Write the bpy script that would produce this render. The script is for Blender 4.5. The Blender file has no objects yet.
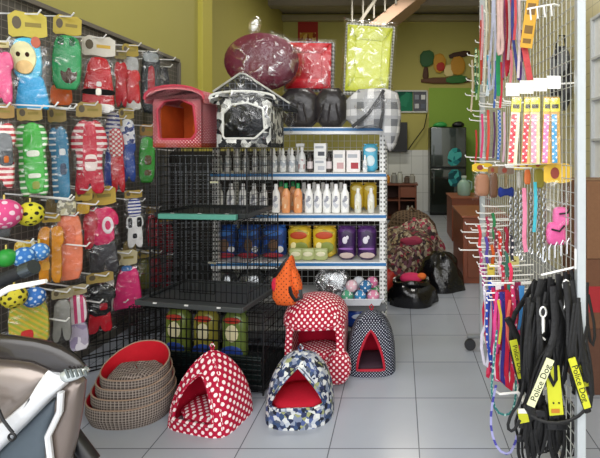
import bpy, math, random
from mathutils import Vector, Matrix
random.seed(7)
C = bpy.context.scene.collection
EXPOSURE, SKY, FILL_SHOP, FILL_BACK = 0.6, 2.9, 28, 34
FP, VX, VY, EYE = 440.0, 400.0, 150.0, 1.33      # focal length in pixels, vanishing point, eye height
def at(px, py, Y):
    return Vector(((px-VX)*Y/FP, Y, EYE-(py-VY)*Y/FP))
def zf(py, Y): return EYE-(py-VY)*Y/FP
def xf(px, Y): return (px-VX)*Y/FP
R = math.radians
def lin(h):
    if isinstance(h, (tuple, list)): return (*h[:3], 1)
    h = h.lstrip('#'); o = []
    for i in (0, 2, 4):
        c = int(h[i:i+2], 16)/255
        o.append(c/12.92 if c <= .04045 else ((c+.055)/1.055)**2.4)
    return (*o, 1)

# ---------------------------------------------------------------- materials
MATS = {}
def newmat(name):
    m = bpy.data.materials.new(name); m.use_nodes = True
    nt = m.node_tree; b = nt.nodes['Principled BSDF']
    return m, nt, b
def math_n(nt, op, a, b=None, c=None):
    n = nt.nodes.new('ShaderNodeMath'); n.operation = op
    for i, v in enumerate((a, b, c)):
        if v is None: continue
        if isinstance(v, (int, float)): n.inputs[i].default_value = v
        else: nt.links.new(v, n.inputs[i])
    return n.outputs[0]
def mixc(nt, fac, a, b):
    n = nt.nodes.new('ShaderNodeMix'); n.data_type = 'RGBA'
    for i, v in ((0, fac), (6, a), (7, b)):
        if isinstance(v, (int, float)): n.inputs[i].default_value = v
        elif isinstance(v, tuple): n.inputs[i].default_value = v
        else: nt.links.new(v, n.inputs[i])
    return n.outputs[2]
def noise(nt, scale, vec=None, detail=3):
    n = nt.nodes.new('ShaderNodeTexNoise'); n.inputs['Scale'].default_value = scale; n.inputs['Detail'].default_value = detail
    if vec is not None: nt.links.new(vec, n.inputs['Vector'])
    return n.outputs['Fac']
def uvs(nt):
    n = nt.nodes.new('ShaderNodeTexCoord'); s = nt.nodes.new('ShaderNodeSeparateXYZ')
    nt.links.new(n.outputs['UV'], s.inputs[0]); return n, s.outputs[0], s.outputs[1]
def bump(nt, b, fac, strength, dist=.01):
    n = nt.nodes.new('ShaderNodeBump'); n.inputs['Strength'].default_value = strength; n.inputs['Distance'].default_value = dist
    nt.links.new(fac, n.inputs['Height']); nt.links.new(n.outputs[0], b.inputs['Normal'])
def finish(nt, b, col, rough, metal, var, spec=.4, bmp=0, bscale=60, coat=0):
    tc = nt.nodes.new('ShaderNodeTexCoord')
    f = noise(nt, bscale, tc.outputs['Object'])
    if isinstance(col, tuple):
        lo = tuple(c*(1-var) for c in col[:3])+(1,); hi = tuple(min(1, c*(1+var)) for c in col[:3])+(1,)
        nt.links.new(mixc(nt, f, lo, hi), b.inputs['Base Color'])
    else:
        nt.links.new(mixc(nt, math_n(nt, 'MULTIPLY', f, var), col, (.02, .02, .02, 1)), b.inputs['Base Color'])
    b.inputs['Roughness'].default_value = rough; b.inputs['Metallic'].default_value = metal
    b.inputs['Specular IOR Level'].default_value = spec
    if coat: b.inputs['Coat Weight'].default_value = coat
    if bmp: bump(nt, b, f, bmp)
def plain(col, rough=.6, metal=0, var=.12, spec=.4, bmp=0, bscale=60, coat=0, name=None):
    key = ('p', col, rough, metal, bmp, bscale, coat)
    if key not in MATS:
        m, nt, b = newmat(name or 'plain_'+str(col).strip('#'))
        finish(nt, b, lin(col), rough, metal, var, spec, bmp, bscale, coat); MATS[key] = m
    return MATS[key]
def cloth(col): return plain(col, .85, 0, .3, .2, .7, 24)
def gloss(col): return plain(col, .22, 0, .06, .5)
def paper(col): return plain(col, .5, 0, .08, .4)
def stripes(a, bcol, period, frac=.5, axis=1, rough=.8, ang=0):
    key = ('s', a, bcol, period, frac, axis)
    if key not in MATS:
        m, nt, b = newmat('striped'); tc, u, v = uvs(nt)
        t = (u, v, v)[axis]
        if axis == 2: t = math_n(nt, 'ADD', u, v)
        f = math_n(nt, 'LESS_THAN', math_n(nt, 'FRACT', math_n(nt, 'MULTIPLY', t, 1/period)), frac)
        finish(nt, b, mixc(nt, f, lin(a), lin(bcol)), rough, 0, .3, .25, .5, 24); MATS[key] = m
    return MATS[key]
def dots(base, dot, period, rad, stagger=True, rough=.75):
    key = ('d', base, dot, period, rad)
    if key not in MATS:
        m, nt, b = newmat('polka_dot'); tc, u, v = uvs(nt)
        def lattice(off):
            uu = math_n(nt, 'SUBTRACT', math_n(nt, 'FRACT', math_n(nt, 'MULTIPLY_ADD', u, 1/period, off)), .5)
            vv = math_n(nt, 'SUBTRACT', math_n(nt, 'FRACT', math_n(nt, 'MULTIPLY_ADD', v, 1/period, off)), .5)
            d = math_n(nt, 'SQRT', math_n(nt, 'ADD', math_n(nt, 'MULTIPLY', uu, uu), math_n(nt, 'MULTIPLY', vv, vv)))
            return math_n(nt, 'LESS_THAN', d, rad)
        f = lattice(0)
        if stagger: f = math_n(nt, 'MAXIMUM', f, lattice(.5))
        finish(nt, b, mixc(nt, f, lin(base), lin(dot)), rough, 0, .12, .25, .15, 40); MATS[key] = m
    return MATS[key]
def plaid(base, l1, l2, period, w1=.12, w2=.5):
    key = ('pl', base, l1, l2, period)
    if key not in MATS:
        m, nt, b = newmat('plaid'); tc, u, v = uvs(nt)
        fu = math_n(nt, 'FRACT', math_n(nt, 'MULTIPLY', u, 1/period)); fv = math_n(nt, 'FRACT', math_n(nt, 'MULTIPLY', v, 1/period))
        dark = math_n(nt, 'MULTIPLY', math_n(nt, 'ADD', math_n(nt, 'GREATER_THAN', fu, 1-w2), math_n(nt, 'GREATER_THAN', fv, 1-w2)), .5)
        col = mixc(nt, dark, lin(base), lin(l1))
        ln = math_n(nt, 'MAXIMUM', math_n(nt, 'LESS_THAN', fu, w1), math_n(nt, 'LESS_THAN', fv, w1))
        col = mixc(nt, math_n(nt, 'MULTIPLY', ln, .8), col, lin(l2))
        finish(nt, b, col, .85, 0, .15, .2, .2, 60); MATS[key] = m
    return MATS[key]
def patchy(cols, scale, rough=.75, seed=0, metal=0):
    key = ('c', tuple(cols), scale)
    if key not in MATS:
        m, nt, b = newmat('patterned'); tc = nt.nodes.new('ShaderNodeTexCoord')
        nz = nt.nodes.new('ShaderNodeTexNoise'); nz.inputs['Scale'].default_value = scale*.6; nt.links.new(tc.outputs['UV'], nz.inputs['Vector'])
        ad = nt.nodes.new('ShaderNodeVectorMath'); ad.operation = 'MULTIPLY_ADD'
        nt.links.new(nz.outputs['Color'], ad.inputs[0]); ad.inputs[1].default_value = (.9/scale,)*3; nt.links.new(tc.outputs['UV'], ad.inputs[2])
        vo = nt.nodes.new('ShaderNodeTexVoronoi'); vo.inputs['Scale'].default_value = scale; nt.links.new(ad.outputs[0], vo.inputs['Vector'])
        sp = nt.nodes.new('ShaderNodeSeparateXYZ'); nt.links.new(vo.outputs['Color'], sp.inputs[0])
        rp = nt.nodes.new('ShaderNodeValToRGB'); rp.color_ramp.interpolation = 'CONSTANT'
        e = rp.color_ramp.elements
        for i, c in enumerate(cols):
            el = e[i] if i < 2 else e.new(i/len(cols))
            el.position = i/len(cols); el.color = lin(c)
        nt.links.new(sp.outputs[0], rp.inputs[0])
        finish(nt, b, rp.outputs[0], rough, metal, .12, .3, .25, 40); MATS[key] = m
    return MATS[key]
def film(name='clear_film', alpha=.075, tint='#ffffff', rough=.18):
    key = ('f', alpha, tint)
    if key not in MATS:
        m = bpy.data.materials.new(name); m.use_nodes = True; nt = m.node_tree; nt.nodes.clear()
        o = nt.nodes.new('ShaderNodeOutputMaterial'); tr = nt.nodes.new('ShaderNodeBsdfTransparent'); gl = nt.nodes.new('ShaderNodeBsdfGlossy')
        gl.inputs['Color'].default_value = lin(tint); gl.inputs['Roughness'].default_value = rough
        mx = nt.nodes.new('ShaderNodeMixShader'); tc = nt.nodes.new('ShaderNodeTexCoord')
        n = nt.nodes.new('ShaderNodeTexNoise'); n.inputs['Scale'].default_value = 13; n.inputs['Detail'].default_value = 3; n.inputs['Distortion'].default_value = 1.2
        nt.links.new(tc.outputs['Object'], n.inputs['Vector'])
        bp = nt.nodes.new('ShaderNodeBump'); bp.inputs['Strength'].default_value = .9; bp.inputs['Distance'].default_value = .02
        nt.links.new(n.outputs['Fac'], bp.inputs['Height']); nt.links.new(bp.outputs[0], gl.inputs['Normal'])
        rp = nt.nodes.new('ShaderNodeValToRGB'); rp.color_ramp.elements[0].position = .55; rp.color_ramp.elements[1].position = .72
        rp.color_ramp.elements[0].color = (alpha*.45,)*3+(1,); rp.color_ramp.elements[1].color = (min(1, alpha*4.5),)*3+(1,)
        nt.links.new(n.outputs['Fac'], rp.inputs[0])
        nt.links.new(rp.outputs[0], mx.inputs[0]); nt.links.new(tr.outputs[0], mx.inputs[1]); nt.links.new(gl.outputs[0], mx.inputs[2]); nt.links.new(mx.outputs[0], o.inputs[0])
        MATS[key] = m
    return MATS[key]

# ---------------------------------------------------------------- mesh builder
class MB:
    def __init__(s): s.v = []; s.f = []; s.uv = {}
    def add(s, vs, fs, uv=None):
        o = len(s.v); s.v += [Vector(p) for p in vs]
        for f in fs: s.f.append(tuple(i+o for i in f))
        if uv:
            for i, t in enumerate(uv): s.uv[o+i] = t
        return s
    def box(s, c, d, rz=0, M=None):
        x, y, z = (k/2 for k in d); m = M or Matrix.Rotation(rz, 3, 'Z'); c = Vector(c)
        vs = [c+m@Vector((a*x, b*y, e*z)) for a in (-1, 1) for b in (-1, 1) for e in (-1, 1)]
        return s.add(vs, [(0, 1, 3, 2), (4, 6, 7, 5), (0, 4, 5, 1), (2, 3, 7, 6), (0, 2, 6, 4), (1, 5, 7, 3)])
    def frames(s, pts, closed):
        pts = [Vector(p) for p in pts]; n = len(pts); out = []; prev = None
        for i in range(n):
            a = pts[(i-1) % n] if (closed or i > 0) else pts[i]; b = pts[(i+1) % n] if (closed or i < n-1) else pts[i]
            t = (b-a); t = t.normalized() if t.length > 1e-9 else Vector((0, 0, 1))
            if prev is None:
                h = Vector((0, 1, 0)) if abs(t.y) < .9 else Vector((1, 0, 0)); nrm = (h-t*h.dot(t)).normalized()
            else:
                nrm = prev-t*prev.dot(t); nrm = nrm.normalized() if nrm.length > 1e-6 else prev
            prev = nrm; out.append((pts[i], t, nrm, t.cross(nrm)))
        return out
    def tube(s, pts, r, n=6, closed=False, r2=None):
        """round bar, or a flat strap when r2 (half thickness towards the viewer) is given"""
        fr = s.frames(pts, closed); rr = r if isinstance(r, (list, tuple)) else [r]*len(fr); vs = []; fs = []
        for k, (p, t, nn, bb) in enumerate(fr):
            q = r2 if r2 is not None else rr[k]
            for j in range(n):
                a = 2*math.pi*(j+.5)/n; vs.append(p+bb*(math.cos(a)*rr[k])+nn*(math.sin(a)*q))
        m = len(fr)
        for k in range(m if closed else m-1):
            for j in range(n):
                k2 = (k+1) % m; fs.append((k*n+j, k*n+(j+1) % n, k2*n+(j+1) % n, k2*n+j))
        if not closed: fs += [tuple(range(n))[::-1], tuple((m-1)*n+j for j in range(n))]
        return s.add(vs, fs)
    def lathe(s, prof, c=(0, 0, 0), n=16, sx=1, sy=1, M=None):
        c = Vector(c); vs = []; fs = []; k = len(prof)
        for (r, z) in prof:
            for j in range(n):
                a = 2*math.pi*j/n; p = Vector((r*sx*math.cos(a), r*sy*math.sin(a), z)); vs.append(c+(M@p if M else p))
        for i in range(k-1):
            for j in range(n): fs.append((i*n+j, i*n+(j+1) % n, (i+1)*n+(j+1) % n, (i+1)*n+j))
        fs += [tuple(range(n))[::-1], tuple((k-1)*n+j for j in range(n))]
        return s.add(vs, fs)
    def ball(s, c, r, n=14, m=8, sx=1, sy=1, sz=1):
        return s.lathe([(max(r*math.sin(math.pi*i/m), 1e-4), -r*sz*math.cos(math.pi*i/m)) for i in range(m+1)], c, n, sx, sy)
    def prism(s, out, y0, y1):
        n = len(out); vs = [(x, y0, z) for x, z in out]+[(x, y1, z) for x, z in out]
        return s.add(vs, [tuple(range(n)), tuple(range(2*n-1, n-1, -1))]+[(i+n, (i+1) % n+n, (i+1) % n, i) for i in range(n)])
    def puff(s, out, t, y=0, smooth=2, both=True, tb=None, flat=False):
        """cushion shape: outline in x,z, thickness towards -y (and +y)"""
        o = [Vector((a, b)) for a, b in out]
        for _ in range(smooth):
            q = []
            for i in range(len(o)):
                a, b = o[i], o[(i+1) % len(o)]; q += [a*.75+b*.25, a*.25+b*.75]
            o = q
        c = sum(o, Vector((0, 0)))/len(o); n = len(o)
        lv = [(1, 0), (.985, .55), (.94, .88), (.62, 1.0), (.3, .97)] if flat else [(1, 0), (.96, .45), (.85, .8), (.6, 1), (.3, 1.03)]
        vs = []; fs = []
        for sg, tt in ((-1, t), (1, t if tb is None else tb)):
            base = len(vs)
            for sc, d in lv:
                for p in o: q = c+(p-c)*sc; vs.append((q.x, y+sg*d*tt, q.y))
            vs.append((c.x, y+sg*1.03*tt, c.y))
            for k in range(len(lv)-1):
                for j in range(n):
                    f = (base+k*n+j, base+k*n+(j+1) % n, base+(k+1)*n+(j+1) % n, base+(k+1)*n+j)
                    fs.append(f if sg < 0 else f[::-1])
            k = len(lv)-1
            for j in range(n):
                f = (base+k*n+j, base+k*n+(j+1) % n, len(vs)-1); fs.append(f if sg < 0 else f[::-1])
        return s.add(vs, fs)
    def grid(s, rows, closed=False, uv=None):
        m = len(rows); n = len(rows[0]); vs = [p for r in rows for p in r]; fs = []
        for i in range(m-1):
            for j in range(n if closed else n-1):
                fs.append((i*n+j, i*n+(j+1) % n, (i+1)*n+(j+1) % n, (i+1)*n+j))
        return s.add(vs, fs, [t for r in uv for t in r] if uv else None)
    def xform(s, M, start=0):
        for i in range(start, len(s.v)): s.v[i] = M @ s.v[i]
        return s
    def build(s, name, m, parent=None, loc=None, rz=0, bevel=0, solid=0, sub=0, flat=False):
        me = bpy.data.meshes.new(name); me.from_pydata([tuple(p) for p in s.v], [], s.f); me.update()
        ul = me.uv_layers.new(name='UVMap')
        for p in me.polygons:
            nx, ny, nz = (abs(k) for k in p.normal)
            for li in p.loop_indices:
                vi = me.loops[li].vertex_index
                if vi in s.uv: ul.data[li].uv = s.uv[vi]; continue
                c = me.vertices[vi].co
                ul.data[li].uv = (c.x, c.z) if ny >= max(nx, nz) else ((c.y, c.z) if nx >= nz else (c.x, c.y))
            p.use_smooth = not flat
        if not flat: me.set_sharp_from_angle(angle=R(42))
        me.materials.append(m)
        o = bpy.data.objects.new(name, me); C.objects.link(o)
        if parent: o.parent = parent
        if loc is not None: o.location = loc
        o.rotation_euler.z = rz
        if solid: d = o.modifiers.new('solid', 'SOLIDIFY'); d.thickness = solid; d.offset = -1
        if bevel: d = o.modifiers.new('bevel', 'BEVEL'); d.width = bevel; d.segments = 2; d.limit_method = 'ANGLE'; d.angle_limit = R(40)
        if sub: d = o.modifiers.new('sub', 'SUBSURF'); d.levels = sub; d.render_levels = sub
        return o
def tag(o, label=None, cat=None, group=None, kind=None):
    if label: o['label'] = label
    if cat: o['category'] = cat
    if group: o['group'] = group
    if kind: o['kind'] = kind
    return o
def thing(name, label, cat, loc=(0, 0, 0), rz=0, group=None):
    o = bpy.data.objects.new(name, None); C.objects.link(o); o.empty_display_size = .05
    o.location = loc; o.rotation_euler.z = rz
    return tag(o, label, cat, group)
def struct(name, mb, m, **k): return tag(mb.build(name, m, **k), kind='structure')
def dup(root, loc, rz=None, label=None):
    r = root.copy(); C.objects.link(r); r.location = loc
    if rz is not None: r.rotation_euler.z = rz
    if label: r['label'] = label
    for ch in root.children:
        c = ch.copy(); C.objects.link(c); c.parent = r
        for g in ch.children:
            d = g.copy(); C.objects.link(d); d.parent = c
    return r
def text(body, size, m, parent, M, name='lettering'):
    cu = bpy.data.curves.new(name, 'FONT'); cu.body = body; cu.size = size; cu.extrude = .0004; cu.align_x = 'CENTER'; cu.align_y = 'CENTER'
    tmp = bpy.data.objects.new(name+'_source', cu); C.objects.link(tmp); bpy.context.view_layer.update()
    me = bpy.data.meshes.new_from_object(tmp.evaluated_get(bpy.context.evaluated_depsgraph_get())); bpy.data.objects.remove(tmp)
    me.materials.clear(); me.materials.append(m); o = bpy.data.objects.new(name, me); C.objects.link(o); o.parent = parent; o.matrix_local = M
    return o
def rect(x0, z0, x1, z1): return [(x0, z0), (x1, z0), (x1, z1), (x0, z1)]
def ell(cx, cz, a, b, n=16): return [(cx+a*math.cos(2*math.pi*i/n), cz+b*math.sin(2*math.pi*i/n)) for i in range(n)]
WHITE = gloss('#f2f2ee'); BLACK = plain('#0c0c0e', .45); STEEL = plain('#c9ccd0', .25, .9, .1); WIREW = plain('#f4f4f2', .35, 0, .03)
# ---------------------------------------------------------------- camera, light, shell
cd = bpy.data.cameras.new('camera'); cam = bpy.data.objects.new('camera', cd); C.objects.link(cam)
cam.location = (0, 0, EYE); cam.rotation_euler = (R(90), 0, 0)
cd.sensor_width = 36; cd.lens = 36*FP/600; cd.shift_x = -(VX-300)/600; cd.shift_y = -(229-VY)/600; cd.clip_start = .05
sc = bpy.context.scene; sc.camera = cam
vs = sc.view_settings; vs.view_transform = 'Standard'; vs.look = 'None'; vs.gamma = 1; vs.use_curve_mapping = False; vs.exposure = EXPOSURE
sc.cycles.use_denoising = True; sc.cycles.transparent_max_bounces = 24
w = bpy.data.worlds.new('daylight'); sc.world = w; w.use_nodes = True
wb = w.node_tree.nodes['Background']
g = w.node_tree.nodes.new('ShaderNodeTexGradient'); tcw = w.node_tree.nodes.new('ShaderNodeTexCoord'); mp = w.node_tree.nodes.new('ShaderNodeMapping')
mp.inputs['Rotation'].default_value = (0, R(90), 0); rp = w.node_tree.nodes.new('ShaderNodeValToRGB')
rp.color_ramp.elements[0].color = (.42, .42, .42, 1); rp.color_ramp.elements[1].color = (1, 1, 1, 1); rp.color_ramp.elements[1].position = .25
sx = w.node_tree.nodes.new('ShaderNodeSeparateXYZ')
w.node_tree.links.new(tcw.outputs['Generated'], sx.inputs[0]); w.node_tree.links.new(sx.outputs[2], rp.inputs[0]); w.node_tree.links.new(rp.outputs[0], wb.inputs[0])
wb.inputs[1].default_value = SKY
def area(name, loc, rot, sx_, sy_, power, col=(1, 1, 1), portal=False):
    l = bpy.data.lights.new(name, 'AREA'); l.shape = 'RECTANGLE'; l.size = sx_; l.size_y = sy_; l.energy = power; l.color = col
    o = bpy.data.objects.new(name, l); C.objects.link(o); o.location = loc; o.rotation_euler = rot
    if portal: l.cycles.is_portal = True
    return o
XL, XLB, XR, YB, ZC = -2.1, -2.55, 1.75, 9.6, 4.3
area('shop_front_opening', (-.2, -.55, 2.1), (R(90), 0, 0), 4.4, 4.2, 10, portal=True)
def lamp(name, loc, power, r=.08, col=(1, .95, .85)):
    l = bpy.data.lights.new(name, 'POINT'); l.energy = power; l.shadow_soft_size = r; l.color = col
    o = bpy.data.objects.new(name, l); C.objects.link(o); o.location = loc
# fill lights added under the ceiling to brighten the shop and the kitchen
area('ceiling_fill_shop', (-.3, 3.2, 4.15), (0, 0, 0), 1.2, .12, FILL_SHOP, (1, .97, .9))
area('ceiling_fill_kitchen', (-.2, 7.2, 4.1), (0, 0, 0), 1.2, .12, FILL_BACK, (1, .93, .8))

# floor tiles
m, nt, b = newmat('floor_tile')
tc = nt.nodes.new('ShaderNodeTexCoord'); mpn = nt.nodes.new('ShaderNodeMapping'); mpn.inputs['Location'].default_value = (.315, .04, 0)
br = nt.nodes.new('ShaderNodeTexBrick'); br.offset = 0; br.squash = 1
for k, v in (('Scale', 1), ('Mortar Size', .0028), ('Mortar Smooth', .2), ('Bias', 0), ('Brick Width', .4), ('Row Height', .4)): br.inputs[k].default_value = v
br.inputs['Color1'].default_value = lin('#a6acb8'); br.inputs['Color2'].default_value = lin('#adb3be'); br.inputs['Mortar'].default_value = lin('#5c6068')
nt.links.new(tc.outputs['Object'], mpn.inputs[0]); nt.links.new(mpn.outputs[0], br.inputs['Vector'])
n1 = noise(nt, 2.5, tc.outputs['Object'], 5)
nt.links.new(mixc(nt, math_n(nt, 'MULTIPLY', n1, .35), br.outputs['Color'], lin('#7f8590')), b.inputs['Base Color'])
b.inputs['Roughness'].default_value = .22; bump(nt, b, math_n(nt, 'SUBTRACT', 1, br.outputs['Fac']), .3, .002)
struct('floor', MB().box((-.3, 4, -.05), (5.4, 12.6, .1)), m)

def wallmat(name, col, col2, sc_=1.2, rough=.7):
    m, nt, b = newmat(name); tc = nt.nodes.new('ShaderNodeTexCoord')
    f = noise(nt, sc_, tc.outputs['Object'], 6)
    nt.links.new(mixc(nt, f, lin(col), lin(col2)), b.inputs['Base Color']); b.inputs['Roughness'].default_value = rough
    bump(nt, b, noise(nt, 90, tc.outputs['Object']), .08, .004); return m
YEL = wallmat('yellow_paint', '#a8a258', '#b2ac62'); YEL2 = wallmat('bright_yellow_paint', '#beb54c', '#c6bd58')
struct('wall_left', MB().box((XL-.1, 2.45, ZC/2), (.2, 4.7, ZC)), YEL)
struct('wall_left_rear', MB().box((XLB-.1, 7.2, ZC/2), (.2, 5.0, ZC)), YEL)
struct('wall_left_return', MB().box(((XL+XLB)/2-.1, 4.85, ZC/2), (abs(XLB-XL)+.2, .1, ZC)), YEL)
struct('trim_1', MB().box((XL-.03, 4.69, ZC/2), (.16, .24, ZC)), YEL2, bevel=.006)
# tiled right wall
def tiled(name, tw, th, c1, c2, mort, ax):
    m, nt, b = newmat(name); tc, u, v = uvs(nt)
    cb = nt.nodes.new('ShaderNodeCombineXYZ'); nt.links.new(u, cb.inputs[0]); nt.links.new(v, cb.inputs[1])
    br = nt.nodes.new('ShaderNodeTexBrick'); br.offset = 0
    for k, vv in (('Scale', 1), ('Mortar Size', .004), ('Brick Width', tw), ('Row Height', th)): br.inputs[k].default_value = vv
    br.inputs['Color1'].default_value = lin(c1); br.inputs['Color2'].default_value = lin(c2); br.inputs['Mortar'].default_value = lin(mort)
    nt.links.new(cb.outputs[0], br.inputs['Vector']); nt.links.new(br.outputs['Color'], b.inputs['Base Color']); b.inputs['Roughness'].default_value = .3
    return m
RT = tiled('cream_wall_tile', .25, .12, '#d2ca9e', '#ccc394', '#aea67e', 0)
struct('wall_right', MB().box((XR+.1, 4.6, ZC/2), (.2, 10.4, ZC)), RT)
struct('wall_back', MB().box((-.4, YB+.1, ZC/2), (4.7, .2, ZC)), YEL)
xs = xf(429, YB)
struct('trim_2', MB().box(((xs-2.5)/2, YB-.008, (zf(150, YB))/2), (xs+2.5, .016, zf(150, YB))), tiled('white_wall_tile', .25, .4, '#d9dcda', '#d2d6d4', '#9aa09e', 1))
struct('trim_3', MB().box(((xs+XR)/2, YB-.006, zf(88, YB)/2), (XR-xs, .012, zf(88, YB))), wallmat('green_paint', '#7fa23a', '#86a840'))
struct('ceiling', MB().box((-.3, 4.6, ZC+.05), (5.2, 10.4, .1)), wallmat('grey_ceiling', '#98907f', '#a29a88'))
struct('trim_4', MB().box((-.4, 8.6, ZC-.09), (4.7, .22, .18)), wallmat('ceiling_beam', '#948c7e', '#8a8274'))
struct('trim_5', MB().box((-.4, YB-.06, ZC-.12), (4.7, .12, .12)), wallmat('cornice', '#a39a78', '#9b926f'))
# window with a white grille on the right wall
wy0, wy1, wz0, wz1 = 2.9, 3.95, 1.06, 2.5
mb = MB()
struct('window_1', MB().box((XR-.004, (wy0+wy1)/2, (wz0+wz1)/2), (.012, wy1-wy0, wz1-wz0)), (lambda m_: m_)(plain('#f4f6f8', .2, 0, .03)))
fm = MB()
for k in range(4): fm.box((XR-.02, wy0+(wy1-wy0)*k/3, (wz0+wz1)/2), (.04, .03, wz1-wz0+.03))
for k in range(5): fm.box((XR-.02, (wy0+wy1)/2, wz0+(wz1-wz0)*k/4), (.036, wy1-wy0+.03, .025))
struct('window_1_frame', fm, plain('#cfd3d6', .4), bevel=.003)
# stairs to the loft: sloping pinkish stringer with steel balusters
t = thing('loft_staircase', 'pinkish sloping stair flight with thin steel balusters high by the back wall', 'stairs', at(392, 20, 8.3))
p0 = at(350, 52, 8.3)-t.location; p1 = at(425, -8, 8.3)-t.location
d = (p1-p0); L_ = d.length; ang = math.atan2(d.z, d.x); Mx = Matrix.Rotation(-ang, 3, 'Y')
MB().box((p0+p1)/2, (L_, .7, .2), M=Mx).build('stringer', plain('#b89a86', .7), t, bevel=.01)
for k in range(5):
    q = at(352+k*11, 0, 7.9)-t.location
    MB().tube([(q.x, -.4, .55), (q.x, -.4, at(0, 32-k*7, 7.9).z-t.location.z)], .018, 6).build('baluster', plain('#9c9a94', .5), t)
MB().tube([at(360, 22, 7.88)-t.location, at(382, -10, 7.88)-t.location], .03, 6).build('handrail', plain('#aaa79f', .5), t)
# ---------------------------------------------------------------- left display board with packed pet clothes
bt = thing('display_board', 'long grey display board on the left yellow wall full of hooks', 'display board', (-2.075, 2.9, 0))
BX = -2.045
def hole_mat():
    m, nt, b = newmat('perforated_board'); tc, u, v = uvs(nt)
    fu = math_n(nt, 'LESS_THAN', math_n(nt, 'FRACT', math_n(nt, 'MULTIPLY', u, 1/.04)), .12); fv = math_n(nt, 'LESS_THAN', math_n(nt, 'FRACT', math_n(nt, 'MULTIPLY', v, 1/.04)), .12)
    f = math_n(nt, 'MAXIMUM', fu, fv)
    finish(nt, b, mixc(nt, f, lin('#4d4a46'), lin('#7a766f')), .5, 0, .1); return m
MB().box((0, -.15, 1.075), (.05, 2.6, 2.13)).build('panel', hole_mat(), bt)
MB().box((.012, -.15, 2.15), (.075, 2.62, .03)).box((.012, 1.16, 1.07), (.075, .03, 2.14)).box((.012, -.15, .03), (.075, 2.62, .06)).build('edge_frame', plain('#6b665e', .5), bt, bevel=.003)
def hook(px, py, X, ext=.05, up=.02, dy=-.03):
    """white wire hook from the board, coming out over the pack at this pixel"""
    Y = X*FP/(px-VX); z = zf(py, Y); l = bt.location
    a = Vector((BX, Y+.02, z+.015)); e = Vector((X+ext, Y+dy, z-.005))
    pts = [a, a.lerp(e, .5), e, e+Vector((.02, -.004, up))]
    MB().tube([p-l for p in pts], .0042, 6).build('hook', WIREW, bt)
SUIT = [(-.40, 0), (-.12, 0), (0, .16), (.12, 0), (.40, 0), (.42, .35), (.36, .62), (.5, .7), (.42, .92), (.2, .97), (0, .92), (-.2, .97), (-.42, .92), (-.5, .7), (-.36, .62), (-.42, .35)]
TUBE = [(-.42, .02), (0, 0), (.42, .02), (.48, .5), (.40, .93), (.15, 1), (-.15, 1), (-.40, .93), (-.48, .5)]
SHIRT = [(-.34, 0), (.34, 0), (.34, .5), (.5, .48), (.46, .8), (.2, .98), (0, .92), (-.2, .98), (-.46, .8), (-.5, .48), (-.34, .5)]
PANTS = [(-.45, 0), (-.1, 0), (0, .45), (.1, 0), (.45, 0), (.4, .6), (.36, 1), (-.36, 1), (-.4, .6)]
FLARE = [(-.5, 0), (-.2, .03), (.2, .03), (.5, 0), (.42, .5), (.3, .95), (0, 1), (-.3, .95), (-.42, .5)]
HEADER = [(-.5, .1), (-.4, 0), (-.15, .06), (.15, 0), (.4, .06), (.5, .12), (.5, .85), (.32, 1), (0, .94), (-.3, 1), (-.5, .8)]
FILM = film()
def dull(c):
    v = [int(c[i:i+2], 16) for i in (1, 3, 5)]; return '#%02x%02x%02x' % tuple(int(k*.9) for k in v)
def fit(o, x0, z0, x1, z1): return [(x0+(x1-x0)*(a+.5), z0+(z1-z0)*c) for a, c in o]
def pack(name, label, cat, box, X, parts, hdr=None, yaw=34, group=None, bag=True, tilt=0, hk=True):
    """clear bag hanging on the board. box = pixels x0,y0,x1,y1; parts = (name, outline, rel box, material, thickness, offset)"""
    x0, y0, x1, y1 = box; cx = (x0+x1)/2; Y = X*FP/(cx-VX); ps = R(yaw)
    w = (x1-x0)*Y*Y/(FP*(Y*math.cos(ps)-X*math.sin(ps))); h = (y1-y0)*Y/FP; z = zf(y1, Y)
    t = thing(name, label, cat, (X, Y, z), ps, group); t.rotation_euler.y = R(tilt or random.uniform(-3.5, 3.5))
    hz = 1.0
    if hdr:
        col, hf, hw = hdr[:3]
        hz = 1-hf
        col = dull(col); hd = MB().prism(fit(HEADER, -hw*w/2, hz*h, hw*w/2, h), -.002, .002).build('header_card', paper(col), t)
        MB().prism(ell(-hw*w*.28, (hz+hf*.55)*h, hw*w*.12, hf*h*.24, 12), -.0035, -.0015).build('printed_emblem', paper('#5a4e38'), hd)
        MB().box((hw*w*.14, -.0028, (hz+hf*.5)*h), (hw*w*.42, .0016, hf*h*.16)).build('printed_band', paper('#8a7a2c' if len(hdr) < 4 else hdr[3]), hd)
    for p in parts:
        nm, out, bx, mt, th = p[:5]; th *= .62; yo = (p[5] if len(p) > 5 else 0)*.62
        o = fit(out, (bx[0]-.5)*w, bx[1]*h*hz, (bx[2]-.5)*w, bx[3]*h*hz)
        MB().puff(o, th, yo, 1, flat=True).build(nm, mt, t)
    if bag:
        MB().puff(rect(-.51*w, -.005, .51*w, hz*h*1.02), .024, -.004, 0).build('clear_bag', FILM, t)
    if hk: hook(cx, y0+ (y1-y0)*.03, X)
    return t
F = (.04, .02, .96, .98)
cl = cloth
OUT = 'packed pet clothes on the left board'
pack('pet_outfit_pack', 'pink fluffy pet outfit in clear bag beside the blue bear suit', 'pet outfit', (-14, 40, 17, 106), -1.88, [('garment', SUIT, F, cl('#e0568a'), .02)], ('#e8d9a0', .12, .6), group=OUT)
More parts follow.
